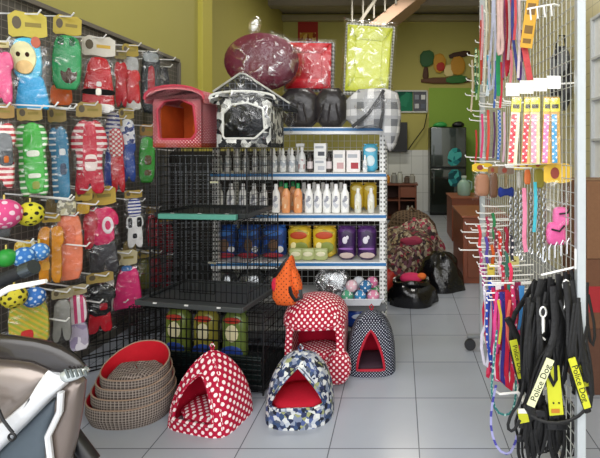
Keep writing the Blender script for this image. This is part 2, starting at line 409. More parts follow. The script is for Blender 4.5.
t = pack('pet_outfit_pack', 'sky blue bear suit with cream face on its hood in clear bag', 'pet outfit', (10, 12, 55, 110), -1.84,
     [('body', FLARE, (.12, .0, .92, .52), cl('#2f9ed4'), .035), ('hood', TUBE, (.10, .42, .80, 1.0), cl('#58bfe6'), .04),
      ('face', [(math.cos(a*.628)*.5, .5+math.sin(a*.628)*.5) for a in range(10)], (.06, .48, .68, .95), cl('#efe3b4'), .02, -.035),
      ('muzzle', [(math.cos(a*.628)*.5, .5+math.sin(a*.628)*.5) for a in range(10)], (.2, .48, .6, .68), cl('#e8c58c'), .015, -.052),
      ('ear', [(math.cos(a*.628)*.5, .5+math.sin(a*.628)*.5) for a in range(10)], (.55, .85, .78, 1.02), cl('#c9725e'), .014, -.03),
      ('eye', [(math.cos(a*.628)*.5, .5+math.sin(a*.628)*.5) for a in range(10)], (.22, .72, .32, .79), cl('#3a2418'), .008, -.053),
      ('eye', [(math.cos(a*.628)*.5, .5+math.sin(a*.628)*.5) for a in range(10)], (.42, .72, .52, .79), cl('#3a2418'), .008, -.053)],
     ('#d9c548', .27, .86), group=OUT)
pack('pet_outfit_pack', 'green pet suit with brown open mouth pattern under a yellow card', 'pet outfit', (49, 15, 83, 90), -1.84,
     [('garment', TUBE, (.04, 0, .98, 1), cl('#2f9a5c'), .03), ('mouth_patch', [(-.5, .75), (-.3, 0), (.3, 0), (.5, .75), (.2, .55), (0, 1), (-.2, .55)], (.3, .12, .86, .44), cl('#4a3320'), .01, -.028),
      ('eye_patch', TUBE, (.22, .8, .42, .96), cl('#175c38'), .008, -.028), ('eye_patch', TUBE, (.56, .8, .74, .96), cl('#175c38'), .008, -.028)],
     ('#cdb63c', .27, .84), group=OUT)
pack('pet_outfit_pack', 'orange garment peeking out below the green mouth suit', 'pet outfit', (49, 84, 75, 106), -1.95, [('garment', TUBE, F, cl('#d9652a'), .02)], group=OUT, hk=False)
pack('pet_outfit_pack', 'red santa suit with black belt and white hem in clear bag', 'pet outfit', (79, 36, 118, 112), -1.82,
     [('coat', FLARE, (.06, .06, .94, 1), cl('#b8121f'), .035), ('hem', TUBE, (.04, .0, .96, .15), cl('#f0ece4'), .03, -.008),
      ('belt', TUBE, (.04, .30, .96, .41), cl('#161414'), .018, -.031), ('buckle', TUBE, (.42, .29, .58, .42), plain('#d8d4c8', .3, .3), .008, -.045), ('button', TUBE, (.44, .45, .58, .54), cl('#f4f0ea'), .01, -.038)],
     ('#e4e0d4', .27, .86, '#c9a437'), group=OUT)
pack('pet_outfit_pack', 'narrow red outfit between the santa suit and the red and grey outfit', 'pet outfit', (114, 50, 129, 108), -1.86, [('garment', SUIT, F, cl('#c02432'), .025)], ('#8f8248', .16, .8), group=OUT)
pack('pet_outfit_pack', 'red and pale grey outfit under an olive card on the top hooks', 'pet outfit', (125, 44, 143, 110), -1.84,
     [('garment', SUIT, (.02, .1, .98, .8), cl('#cc2b33'), .028), ('collar', TUBE, (.05, .72, .95, 1), cl('#aeb2b4'), .026), ('hem', TUBE, (.0, 0, .95, .18), cl('#d8d8d4'), .024)], ('#b09a34', .2, .9), group=OUT)
pack('pet_outfit_pack', 'dark charcoal outfit with red panel, last on the top hooks', 'pet outfit', (140, 50, 164, 114), -1.84,
     [('garment', TUBE, (.02, 0, .9, 1), cl('#2b3034'), .03), ('panel', TUBE, (.3, .22, .62, .75), cl('#9c1f2a'), .012, -.026), ('trim_band', TUBE, (.1, .8, .8, .95), cl('#8c9498'), .012, -.02)], group=OUT)
pack('dog_leash_pack', 'coiled black lead in clear bag beyond the charcoal outfit', 'dog lead', (160, 66, 172, 100), -1.86, [('lead', TUBE, (.1, 0, .9, 1), cl('#33343a'), .02)], group=OUT)
# second row
S = stripes
pack('pet_outfit_pack', 'red and white striped overalls with grey denim pocket in clear bag', 'pet outfit', (-16, 104, 19, 190), -1.84,
     [('garment', SUIT, F, S('#c43a44', '#efe6df', .026), .025), ('bib', TUBE, (.3, .36, .88, .8), cl('#6e7276'), .014, -.02), ('pocket', TUBE, (.46, .34, .9, .55), cl('#3d4246'), .01, -.032), ('badge', TUBE, (.6, .38, .76, .48), cl('#b5642e'), .006, -.041)],
     ('#a8853f', .17, .8), group=OUT)
pack('pet_outfit_pack', 'bright green suit with white striped sleeves in clear bag', 'pet outfit', (18, 106, 53, 200), -1.82,
     [('sleeves', SUIT, (.0, .05, 1, 1), S('#3da545', '#e8efe2', .03, .35), .026), ('body', TUBE, (.22, .08, .86, .98), cl('#3fae3e'), .02, -.016), ('print_band', TUBE, (.34, .55, .74, .63), cl('#dfe8d8'), .006, -.037),
      ('print_band', TUBE, (.34, .28, .74, .34), cl('#dfe8d8'), .006, -.037), ('print_patch', TUBE, (.45, .14, .68, .24), cl('#8a9a40'), .006, -.037)], ('#b39a4c', .16, .72), group=OUT)
pack('pet_outfit_pack', 'slim blue suit with white stripes beside the green striped suit', 'pet outfit', (51, 106, 74, 204), -1.84,
     [('sleeves', SUIT, F, S('#3c7ea8', '#dfe6ea', .032, .3), .026), ('body', TUBE, (.34, .02, .92, .95), cl('#4283a8'), .016, -.014), ('print_patch', TUBE, (.5, .36, .8, .5), cl('#2a3f5c'), .006, -.03), ('print_patch', TUBE, (.5, .6, .8, .68), cl('#dfe6ea'), .006, -.03)],
     ('#a8904a', .17, .8), group=OUT)
pack('pet_outfit_pack', 'crimson suit with pale striped sleeves on the second row of hooks', 'pet outfit', (71, 102, 109, 194), -1.82,
     [('legs', PANTS, (.05, 0, .95, .4), cl('#b71f35'), .024), ('sleeves', SHIRT, (.0, .16, 1, 1), S('#bf2038', '#e9dcd8', .036, .42), .026), ('body', TUBE, (.3, .16, .72, .95), cl('#c2203a'), .018, -.014),
      ('print_patch', TUBE, (.36, .3, .72, .52), cl('#e8d5d0'), .006, -.031), ('print_patch', TUBE, (.36, .42, .7, .46), cl('#a31c30'), .006, -.036)], ('#b89d52', .17, .68), group=OUT)
pack('pet_outfit_pack', 'dark blue and white striped top tucked behind the crimson suit', 'pet outfit', (102, 112, 119, 188), -1.88, [('stripes', TUBE, (.0, .45, .95, 1), S('#2f3f8c', '#e9e9ee', .028), .02), ('garment', TUBE, (.05, 0, .9, .55), cl('#33489a'), .018)], group=OUT)
pack('pet_outfit_pack', 'red outfit with white spots hanging next to blue striped outfit', 'pet outfit', (110, 116, 128, 194), -1.84, [('garment', SUIT, F, cl('#c93038'), .024), ('spotted_yoke', TUBE, (.05, .55, .9, .98), dots('#c93038', '#efe6e0', .03, .25), .012, -.016)], ('#ab8f3e', .14, .8), group=OUT)
pack('pet_outfit_pack', 'navy outfit with zigzag white yoke under a kraft card', 'pet outfit', (120, 108, 138, 182), -1.82, [('garment', SUIT, (.02, 0, .98, .75), cl('#2b4a94'), .024), ('yoke', TUBE, (.02, .5, .98, 1), patchy(['#e8ebee', '#2c3f78', '#e0e4ea', '#40589c'], 45), .024)], ('#b7a04e', .15, .85), group=OUT)
pack('pet_outfit_pack', 'plain green garment with dark print, last on the second row', 'pet outfit', (137, 124, 156, 184), -1.82, [('garment', TUBE, F, cl('#3f9a3c'), .028), ('print_patch', TUBE, (.35, .4, .75, .6), cl('#5a4a24'), .006, -.027), ('print_patch', TUBE, (.35, .18, .75, .3), cl('#5a4a24'), .006, -.027)], ('#a87f38', .2, .8), group=OUT)
# third row
def toyball(px, py, r_px, X, col, spot, label, spots=True):
    Y = X*FP/(px-VX); r = r_px*Y/FP; p = at(px, py, Y)
    t = thing('toy_ball', label, 'ball', p-Vector((0, 0, r)), 0, 'toy balls on the left board')
    MB().ball((0, 0, r), r, 16, 10).build('shell', dots(col, spot, r*.75, .2) if spots else plain(col, .4), t)
    MB().tube([(0, 0, 2*r-.002), (.0, 0, 2*r+.02)], .004, 6).build('tie', plain('#d8c46a', .5), t)
    return t
toyball(4, 214, 15, -1.84, '#e0548f', '#f6d6e4', 'pink toy ball with pale spots at the left of the third row')
toyball(30, 214, 12, -1.80, '#d9d23a', '#27261c', 'yellow toy ball with black spots above the orange garment')
pack('pet_toy_pack', 'grey patterned tag pack hanging above the salmon garment', 'pet toy', (54, 198, 78, 216), -1.80, [('pouch', TUBE, F, patchy(['#8b8670', '#d9d5c2', '#6b6658', '#c5bf9c'], 60), .018)], group=OUT)
pack('pet_outfit_pack', 'amber yellow garment in clear bag beside the salmon one', 'pet outfit', (35, 214, 66, 285), -1.84, [('garment', SUIT, F, cl('#d18a22'), .026), ('seam_strip', TUBE, (.44, .05, .54, .9), cl('#6a4a20'), .008, -.022), ('print_patch', TUBE, (.2, .25, .5, .4), cl('#e0a544'), .006, -.025)], ('#b8982e', .12, .6), group=OUT)
pack('pet_outfit_pack', 'salmon pink garment with embossed front in clear bag', 'pet outfit', (54, 212, 86, 282), -1.80, [('garment', TUBE, F, cl('#dd7a58'), .03), ('print_patch', TUBE, (.25, .55, .72, .82), cl('#cf6a4c'), .008, -.028)], group=OUT)
pack('pet_outfit_pack', 'red tracksuit edge showing left of the magenta shirt', 'pet outfit', (80, 208, 97, 250), -1.87, [('garment', SHIRT, F, cl('#c2253c'), .022)], group=OUT)
pack('pet_outfit_pack', 'magenta shirt with white crest and charcoal trousers in clear bag', 'pet outfit', (86, 186, 123, 274), -1.81,
     [('trousers', PANTS, (.06, 0, .98, .5), cl('#3a393d'), .026), ('shirt', SHIRT, (.02, .42, 1, 1), cl('#d42a63'), .03), ('crest', ell(0, .5, .5, .5, 12), (.52, .58, .84, .84), cl('#f0dfe4'), .006, -.029), ('crest_centre', ell(0, .5, .5, .5, 12), (.6, .64, .76, .78), cl('#d42a63'), .005, -.034)],
     ('#cfae3e', .22, .9), group=OUT)
pack('pet_outfit_pack', 'yellow kraft carded pack between salmon garment and magenta shirt', 'pet outfit', (74, 188, 92, 214), -1.85, [('garment', TUBE, (.1, 0, .9, .9), cl('#d4ab3c'), .02)], ('#c9a93e', .5, .95), group=OUT)
pack('pet_sock_pack', 'blue and white striped socks with panda faces in clear bag', 'pet socks', (124, 190, 146, 248), -1.80,
     [('cuff', TUBE, (.2, .62, .86, 1), S('#2f3f98', '#eeeef2', .022), .022), ('sock', SUIT, (.1, 0, .95, .68), cl('#ecebe6'), .026), ('ear_patch', TUBE, (.2, .42, .42, .62), cl('#1c1c20'), .008, -.024), ('ear_patch', TUBE, (.6, .42, .85, .62), cl('#1c1c20'), .008, -.024), ('nose_patch', TUBE, (.4, .2, .62, .3), cl('#1c1c20'), .008, -.024)],
     ('#c4a545', .14, .8), group=OUT)
reds = [((146, 206, 162, 248), 'upper red pouch hanging just behind the wire cages'), ((158, 214, 176, 256), 'upper red pouch touching the cage side'), ((148, 250, 163, 288), 'lower red pouch beside a green pack'), ((160, 252, 176, 292), 'lower red pouch against the cage side')]
for i, (bx, lb) in enumerate(reds):
    pack('red_pouch_pack', lb, 'pet outfit', bx, (-1.84, -1.86)[i % 2], [('pouch', TUBE, F, cl(('#b01f30', '#8f1626')[i % 2]), .022)], ('#a8863c', .18, .8), group='red pouches at the end of the board')
pack('pet_outfit_pack', 'olive green pack hanging left of the red pouches', 'pet outfit', (138, 250, 152, 290), -1.86, [('garment', TUBE, F, cl('#6a6a34'), .02)], ('#b09a4c', .2, .9), group=OUT)
# fourth row
toyball(24, 257, 10, -1.80, '#3a78c4', '#a9cdea', 'sky blue toy ball hanging left of the amber garment')
toyball(39, 252, 9, -1.78, '#4a8ad0', '#c3dcf0', 'sky blue toy ball touching the amber garment')
toyball(6, 258, 9, -1.84, '#2f9a3c', '#5ab85c', 'green toy ball above the scooter handlebar', False)
toyball(14, 297, 11, -1.82, '#d2c63c', '#3a361c', 'yellow toy ball with black spots under the handlebar')
toyball(34, 297, 10, -1.80, '#3f78c8', '#d6e4f4', 'royal blue toy ball beside the lower yellow ball')
pack('pet_toy_pack', 'yellow printed card packs above the blue balls', 'pet toy', (12, 240, 38, 254), -1.86, [('card', TUBE, F, patchy(['#d4b23c', '#e8d48c', '#b8862c', '#efe6c0'], 70), .012)], group=OUT, bag=False)
pack('pet_outfit_pack', 'magenta flared dress with white side in clear bag', 'pet outfit', (104, 250, 144, 310), -1.80, [('dress', FLARE, (.2, 0, .98, .98), cl('#d63472'), .03), ('side_panel', TUBE, (.02, 0, .26, .8), cl('#d8d0cc'), .02), ('collar', TUBE, (.4, .88, .7, 1), cl('#3f6ea8'), .012, -.02)], ('#d0c49a', .26, .62), yaw=28, group=OUT)
pack('pet_outfit_pack', 'black and red outfit with folded black hood in clear bag', 'pet outfit', (84, 272, 118, 332), -1.80, [('trousers', PANTS, (.05, 0, .9, .45), cl('#b01626'), .03), ('jacket', SHIRT, (.02, .32, .98, 1), cl('#17171a'), .034), ('badge', TUBE, (.46, .46, .72, .6), cl('#9c1826'), .008, -.034)], ('#b39a50', .18, .8), group=OUT)
pack('pet_sock_pack', 'grey sock pair in clear bag above the scooter fairing', 'pet socks', (50, 288, 74, 342), -1.82, [('sock', PANTS, F, cl('#8a8a86'), .026)], ('#a89d7c', .2, .9), group=OUT)
pack('pet_shoe_pack', 'pink and white striped booties in clear bag on the lowest row', 'pet shoes', (68, 284, 92, 350), -1.80, [('bootie', TUBE, (.06, .48, .94, 1), S('#d8407a', '#f0e6ea', .03, .5, 0), .03), ('bootie', TUBE, (.06, .0, .94, .52), patchy(['#b8aec4', '#e8e2ec', '#9a8cae'], 30), .03)], ('#b9ab84', .16, .9), group=OUT)
pack('pet_toy_pack', 'lime and yellow striped toys in clear bag behind the scooter', 'pet toy', (8, 298, 54, 348), -1.86, [('toy', TUBE, (.02, 0, .98, 1), S('#a8b83c', '#d8b83a', .03, .5, 2), .03), ('red_toy', TUBE, (.3, .2, .6, .4), cl('#c23030'), .012, -.026)], group=OUT)
# packs hanging further in, seen in the gaps
back = [((-6, 196, 14, 238), '#5a5c60', 'dull grey pack hanging behind the pink ball'), ((44, 196, 60, 222), '#7a6a40', 'olive pack behind the patterned tag'), ((96, 276, 116, 300), '#5c2c34', 'maroon pack showing above the black hood'), ((122, 240, 138, 262), '#9a8448', 'tan pack hanging under the panda socks'), ((-6, 330, 20, 372), '#4c4c4e', 'dark grey pack behind the scooter screen')]
for bx, co, lb in back: pack('pet_outfit_pack', lb, 'pet outfit', bx, -1.94, [('garment', TUBE, F, cl(co), .02)], group=OUT, hk=False)
for (px, py, X, e) in ((40, 108, -1.9, .2), (86, 112, -1.9, .16), (30, 197, -1.9, .22), (64, 203, -1.9, .2), (50, 244, -1.9, .22), (78, 300, -1.9, .15), (110, 300, -1.9, .12), (40, 318, -1.9, .16), (8, 106, -1.9, .25), (156, 60, -1.9, .15), (160, 150, -1.9, .12), (128, 200, -1.9, .12)): hook(px, py, X, e)
# ---------------------------------------------------------------- shelf unit
ORD = ['first', 'second', 'third', 'fourth', 'fifth', 'sixth', 'seventh', 'eighth', 'ninth', 'tenth', 'eleventh', 'twelfth']
SX0, SX1, SY0, SY1 = -1.28, -.10, 3.0, 3.42
su = thing('shelf_unit', 'white steel shelf unit with blue and white front edges full of pet products', 'shelf unit', ((SX0+SX1)/2, (SY0+SY1)/2, 0))
SC = su.location
PERF = (lambda: None)
def perf_mat():
    m, nt, b = newmat('perforated_steel'); tc, u, v = uvs(nt)
    fv = math_n(nt, 'LESS_THAN', math_n(nt, 'ABSOLUTE', math_n(nt, 'SUBTRACT', math_n(nt, 'FRACT', math_n(nt, 'MULTIPLY', v, 1/.03)), .5)), .22)
    fu = math_n(nt, 'LESS_THAN', math_n(nt, 'ABSOLUTE', math_n(nt, 'SUBTRACT', math_n(nt, 'FRACT', math_n(nt, 'MULTIPLY', u, 1/.022)), .5)), .2)
    finish(nt, b, mixc(nt, math_n(nt, 'MULTIPLY', fu, fv), lin('#d9dad8'), lin('#3c3e40')), .4, .1, .1); return m
PM = perf_mat()
for x in (SX0+.02, SX1-.02):
    for y in (SY0+.02, SY1-.02): MB().box((x-SC.x, y-SC.y, .75), (.04, .04, 1.5)).build('post', PM, su, bevel=.002)
SZ = [1.485, 1.175, .895, .570, .285, .10]
SH_W = plain('#e6e7e6', .4); SH_B = plain('#2a6ea6', .4)
for z in SZ:
    sb = MB().box((0, .0, z-.012), (SX1-SX0-.01, SY1-SY0, .02)).build('shelf_board', SH_W, su)
    MB().box((0, SY0-SC.y-.008, z-.024), (SX1-SX0+.01, .016, .048)).build('front_edge', SH_W if z > .3 else plain('#6c6f72', .5), sb, bevel=.002)
    if z > .3: MB().box((0, SY0-SC.y-.0185, z-.016), (SX1-SX0+.012, .005, .019)).build('blue_strip', SH_B, sb)
bm = MB()
for k in range(24): x = SX0+.05+k*(SX1-SX0-.1)/23-SC.x; bm.tube([(x, SY1-SC.y-.01, .1), (x, SY1-SC.y-.01, 1.48)], .0025, 4)
for k in range(28): z = .1+k*.05; bm.tube([(SX0+.03-SC.x, SY1-SC.y-.01, z), (SX1-.03-SC.x, SY1-SC.y-.01, z)], .0025, 4)
bm.build('back_mesh', plain('#cfd2d2', .4), su)

# bottles
def bottle(kind):
    t = thing('bottle', 'x', 'bottle')
    if kind == 'spray':
        MB().lathe([(.020, 0), (.022, .004), (.022, .095), (.018, .112), (.009, .122), (.009, .13)], n=14).build('body', gloss('#eef0f0'), t)
        MB().lathe([(.011, .128), (.011, .150), (.007, .156), (.006, .168)], n=12).build('cap', gloss('#f6f6f4'), t)
        MB().lathe([(.0224, .03), (.0224, .085)], n=14).build('label_sleeve', patchy(['#dfe3e6', '#c4ccd4', '#e9e9ea', '#b4b8bf', '#ffffff'], 55), t)
    elif kind == 'trigger':
        MB().lathe([(.024, 0), (.026, .004), (.026, .10), (.02, .125), (.010, .145), (.010, .155)], n=14).build('body', gloss('#eceeef'), t)
        h = MB().lathe([(.013, .153), (.013, .175)], n=12).build('cap', gloss('#f4f4f2'), t)
        MB().box((-.012, 0, .19), (.06, .016, .024)).box((-.03, 0, .165), (.008, .01, .04)).build('trigger', gloss('#e6e6e4'), t, bevel=.003)
        MB().lathe([(.0264, .02), (.0264, .09)], n=14).build('label_sleeve', patchy(['#f0f0f0', '#d9dcdf', '#ffffff', '#c9a8a8'], 45), t)
    elif kind in ('lotion', 'orange', 'clear'):
        body, cap, lab = {'lotion': (gloss('#f1f1ee'), gloss('#fafafa'), patchy(['#f3f3f1', '#c9ccd4', '#f6f6f6', '#9a9ca6', '#eeeeee'], 60)),
                          'orange': (gloss('#e8a06a'), gloss('#1f8a4c'), patchy(['#e8a878', '#f0d2ac', '#c2504a', '#e8a06a'], 40)),
                          'clear': (gloss('#d9d9cf'), gloss('#e9e9e6'), patchy(['#e5e2d0', '#c9c4a4', '#f2f2ec'], 40))}[kind]
        MB().lathe([(.026, 0), (.029, .006), (.030, .10), (.028, .135), (.015, .16), (.012, .166)], n=16, sy=.68).build('body', body, t)
        MB().lathe([(.0135, .164), (.0135, .195), (.010, .2)], n=12).build('cap', cap, t)
        MB().prism(ell(0, .075, .021, .045, 14), -.0215, -.019).build('label_patch', lab, t)
    elif kind == 'dark':
        MB().lathe([(.018, 0), (.02, .004), (.02, .09), (.01, .105), (.009, .11)], n=14).build('body', gloss('#4a4240'), t)
        MB().lathe([(.011, .108), (.011, .135)], n=12).build('cap', gloss('#201c1c'), t)
        MB().lathe([(.0204, .025), (.0204, .075)], n=14).build('label_sleeve', paper('#d9cfcf'), t)
    return t
def place_row(kind, pxs, z, Y, lab, group, sc_=1):
    base = None; n = len(pxs)
    for i, px in enumerate(pxs):
        loc = Vector((xf(px, Y), Y, z)); l = lab(i, n)
        if base is None: base = bottle(kind); base.location = loc; base['label'] = l; base['group'] = group; o = base; base.scale = (sc_,)*3
        else: o = dup(base, loc, None, l)
        o.rotation_euler.z = random.uniform(-.25, .25)
zA, zB, zC_ = SZ[1], SZ[2], SZ[3]
place_row('spray', [219, 228, 237, 246, 255], zA, 3.12, lambda i, n: ORD[i]+' white spray bottle from the left on the upper bottle shelf, behind cage wires', 'white spray bottles on the upper bottle shelf')
place_row('spray', [265, 274, 283, 292], zA, 3.08, lambda i, n: ORD[i]+' white spray bottle right of the cage on the upper bottle shelf', 'white spray bottles on the upper bottle shelf')
place_row('spray', [262, 271, 280, 289, 298], zA, 3.2, lambda i, n: ORD[i]+' white spray bottle from the left in the upper shelf back row', 'white spray bottles on the upper bottle shelf')
place_row('trigger', [302], zA, 3.1, lambda i, n: 'white trigger spray bottle with pale nozzle, tallest on the upper bottle shelf', 'bottles on the upper bottle shelf')
place_row('dark', [329], zA, 3.08, lambda i, n: 'small dark bottle with black cap between white boxes', 'bottles on the upper bottle shelf')
place_row('dark', [310], zA, 3.08, lambda i, n: 'small dark bottle beside the trigger spray bottle', 'bottles on the upper bottle shelf')
place_row('spray', [365], zA, 3.06, lambda i, n: 'little white bottle standing before the light blue pack', 'bottles on the upper bottle shelf', .72)
def carton(px0, px1, py0, py1, Y, d, mt, label, band='#c05050', group='cartons on the upper bottle shelf'):
    x0, x1 = xf(px0, Y), xf(px1, Y); z0, z1 = zf(py1, Y), zf(py0, Y)
    t = thing('product_box', label, 'box', ((x0+x1)/2, Y+d/2, z0), 0, group); w_, h_ = x1-x0, z1-z0
    MB().box((0, 0, h_/2), (w_, d, h_)).build('carton', mt, t, bevel=.0015)
    MB().box((w_*.1, -d/2-.0006, h_*.3), (w_*.55, .001, h_*.28)).build('printed_picture', paper(band), t)
    MB().box((-w_*.05, -d/2-.0006, h_*.74), (w_*.7, .001, h_*.16)).build('printed_title', paper('#a9adb4'), t)
    return t
Yc = 3.06; yb = VY+(EYE-zA)*FP/Yc
carton(314, 326, yb-14, yb, Yc, .07, paper('#e9e9e8'), 'small white box beneath the matching white box', '#b9bcc4')
carton(314, 326, yb-29, yb-14.1, Yc, .07, paper('#eeeeec'), 'small white box with dark picture, stacked on another white box', '#4c5058')
carton(333, 345, yb-22, yb, Yc, .08, paper('#e8e4e0'), 'cream box with small print left of the red picture box', '#c8a0a0')
carton(346.5, 360, yb-22, yb, Yc, .08, paper('#ece6e4'), 'white box with dark red picture beside the little white bottle', '#a8323c')
def foodbag(name, label, cat, px0, px1, z, h, Y, body, prints, group, th=.045, mott=None):
    if mott: body = patchy(mott, 22, .3)
    w_ = (px1-px0)*Y/FP; t = thing(name, label, cat, (xf((px0+px1)/2, Y), Y, z), random.uniform(-.08, .08), group)
    MB().puff([(-.5*w_, 0), (.5*w_, 0), (.47*w_, .5*h), (.5*w_, h), (-.5*w_, h), (-.47*w_, .5*h)], th, 0, 1).build('bag', body, t)
    MB().box((0, 0, h*.97), (w_*.9, .006, h*.05)).build('top_seal', body, t)
    for (nm, cx, cz, a, b_, col) in prints:
        MB().puff(ell(cx*w_, cz*h, a*w_, b_*h, 12), .006, -th*.97, 0).build(nm, col if not isinstance(col, str) else paper(col), t)
    return t
foodbag('snack_pack', 'light blue pack with pale picture at the right end of the upper shelf', 'pack', 363, 378, zA, .2, 3.12, gloss('#58b4d4'), [('printed_picture', 0, .4, .3, .2, '#d6e6ea'), ('printed_title', 0, .78, .36, .08, '#eef4f4')], 'packs on the upper bottle shelf', .03)
place_row('lotion', [219, 231, 243, 254], zB, 3.1, lambda i, n: ORD[i]+' white shampoo bottle from the left on the lower bottle shelf, behind wires', 'white shampoo bottles')
place_row('lotion', [264, 276], zB, 3.06, lambda i, n: ('white shampoo bottle with grey label just right of the cage wires', 'white shampoo bottle touching the orange bottles')[i], 'white shampoo bottles')
place_row('orange', [286, 298], zB, 3.06, lambda i, n: ('orange bottle with green cap beside the white shampoo bottles', 'orange bottle with green cap, the one nearer the yellow packs')[i], 'orange bottles with green caps', 1.03)
place_row('orange', [281, 293], zB, 3.2, lambda i, n: ('back row orange bottle with green cap, nearer the cage', 'back row orange bottle with green cap, nearer the yellow packs')[i], 'orange bottles with green caps', 1.03)
place_row('lotion', [309, 318, 327, 336, 345], zB, 3.06, lambda i, n: ORD[i]+' white shampoo bottle to the right of the orange bottles', 'white shampoo bottles')
place_row('lotion', [304, 314, 323, 332, 341], zB, 3.2, lambda i, n: ORD[i]+' back row white shampoo bottle to the right of the orange bottles', 'white shampoo bottles')
for i, px in enumerate((357, 370)):
    foodbag('treat_pack', ('yellow hanging pack with clear bottle beside the white shampoo bottles', 'yellow hanging pack with clear bottle beside the steel post')[i], 'pack', px-7, px+7, zB, .2, 3.2, gloss('#c9a92f'), [('printed_title', 0, .8, .36, .1, '#e8d890')], 'yellow packs on the lower bottle shelf', .03)
place_row('clear', [358, 371], zB, 3.06, lambda i, n: ('clear bottle in front of the yellow pack next to shampoo', 'clear bottle in front of the yellow pack next to the post')[i], 'clear bottles', .85)
for i, (a, b_) in enumerate(((214, 238), (238.5, 262), (262.5, 287))):
    t = foodbag('pet_food_bag', ORD[i]+' blue pet food bag from the left, with brown dog picture', 'pet food', a, b_, zC_, .235, 3.1, gloss('#20407c'), [('dog_picture', .02, .42, .2, .2, '#6b4f3c'), ('printed_title', 0, .78, .38, .09, '#3f78c4'), ('printed_badge', .3, .3, .14, .1, '#d8dade'), ('red_band', 0, .12, .44, .08, '#9c2634')], 'blue pet food bags', mott=['#2a5ab0', '#20407c', '#3a70c0', '#244a94', '#1c3468'])
for i, (a, b_) in enumerate(((288, 312), (312.5, 337))):
    foodbag('pet_food_bag', ('yellow pet food bag beside the blue bags', 'yellow pet food bag beside the purple bags')[i], 'pet food', a, b_, zC_, .225, 3.12, gloss('#c9a82a'), [('printed_title', 0, .72, .36, .12, '#b8441f'), ('printed_picture', .1, .35, .3, .18, '#7f8a3a'), ('printed_badge', -.2, .4, .13, .12, '#e8dca0')], 'yellow pet food bags', mott=['#d4b430', '#c8a828', '#b89430', '#dcc450', '#a8963c'])
for i, (a, b_) in enumerate(((337.5, 356.5), (357, 377))):
    foodbag('pet_food_bag', ('purple pet food bag with white dog mark beside the yellow bags', 'purple pet food bag with white dog mark beside the steel post')[i], 'pet food', a, b_, zC_, .235, 3.06, gloss('#3a1f4c'), [('dog_mark', -.05, .6, .14, .11, '#d8d4e0'), ('dog_mark_head', .08, .68, .08, .06, '#d8d4e0'), ('printed_band', 0, .35, .4, .035, '#8a5aa8'), ('printed_picture', .04, .16, .38, .09, '#b9a8a0')], 'purple pet food bags', mott=['#46265c', '#34194a', '#3c1f50', '#54306c', '#2c1440'])
for i, px in enumerate((296, 308, 321)):
    foodbag('treat_pack', ORD[i]+' small pale green treat pack from the left, before the yellow bags', 'pack', px-7, px+7, zC_, .085, 3.03, gloss('#a8b078'), [('printed_title', 0, .55, .34, .2, '#d9d6b4')], 'small green packs before the yellow bags', .014)
# lower shelves
t = thing('wrapped_bowl', 'round silvery bowl wrapped in clear plastic under the yellow bags', 'bowl', (xf(332, 3.1), 3.1, SZ[4]+.004), 0)
Mt = Matrix.Translation((0, 0, .12)) @ Matrix.Rotation(R(72), 4, 'X')
MB().lathe([(.03, .03), (.09, .02), (.118, -.02), (.122, -.022), (.112, -.012), (.085, .03), (.03, .042)], n=28).xform(Mt).build('bowl', plain('#6d7072', .2, .7), t)
MB().lathe([(.02, -.045), (.11, -.035), (.125, -.0), (.11, .045), (.02, .055)], n=24).xform(Mt).build('clear_wrap', film('wrap', .16), t)
for i, (px, c_) in enumerate(((222, '#54575a'), (250, '#4a4d50'), (276, '#5c5f62'))):
    t = thing('steel_bowl', ORD[i]+' dull steel bowl from the left, upright on the shelf under the blue bags', 'bowl', (xf(px, 3.14), 3.14, SZ[4]+.002), 0, 'steel bowls under the blue bags')
    MB().lathe([(.03, .03), (.07, .02), (.1, -.02), (.095, -.012), (.07, .03), (.03, .042)], n=20).xform(Matrix.Translation((0, 0, .101)) @ Matrix.Rotation(R(75), 4, 'X')).build('bowl', plain('#8d9092', .2, .8), t)
# tray of coloured balls
tr = thing('toy_tray', 'white plastic tray full of coloured balls beside the steel post', 'tray', (xf(361, 3.04), 3.04, SZ[4]+.003))
tw, td = .155, .11
rows = []
for s_, z in ((.86, .0), (1, .05), (1.06, .053), (1.06, .046), (.97, .044), (.84, .008)):
    rows.append([(tw*s_*x, td*s_*y, z) for x, y in ((-1, -1), (1, -1), (1, 1), (-1, 1))])
mbx = MB().grid(rows, True); mbx.f += [(3, 2, 1, 0), (20, 21, 22, 23)]
mbx.build('tray', gloss('#dfe3ea'), tr, flat=True)
cols = ['#58a884', '#3a86b8', '#d98aa8', '#7fb4d0', '#b8607c', '#3f9a5c', '#e0b8c4', '#2f6a9c', '#c8cfd6', '#d0749a', '#6cb89c', '#8c9cc4']
nm_ = ['sea green', 'blue', 'pink', 'pale blue', 'plum', 'green', 'blush', 'dark blue', 'grey', 'rose', 'mint', 'lilac']
k = 0
for lay, (zz, pts) in enumerate(((.05, [(x, y) for y in (-.05, .042) for x in (-.088, 0, .088)]), (.115, [(-.06, -.04), (.035, -.045), (-.02, .045), (.075, .04)]))):
    for (x, y) in pts:
        tag(MB().ball((0, 0, 0), .042, 14, 9).build('toy_ball', dots(cols[k], '#e8e8e8', .04, .16), None, loc=tr.location+Vector((x, y, zz))), nm_[k]+' toy ball '+('on top of the heap in the white tray' if lay else 'in the bottom layer of the white tray'), 'ball', 'balls in the white tray'); k += 1
foodbag('pet_food_bag', 'deep blue bag lying under the tray of coloured balls', 'pet food', 344, 383, SZ[5], .15, 3.06, gloss('#1f3f8f'), [('printed_title', 0, .6, .3, .15, '#c9d4e6')], 'bags at the bottom of the shelf unit', .05)

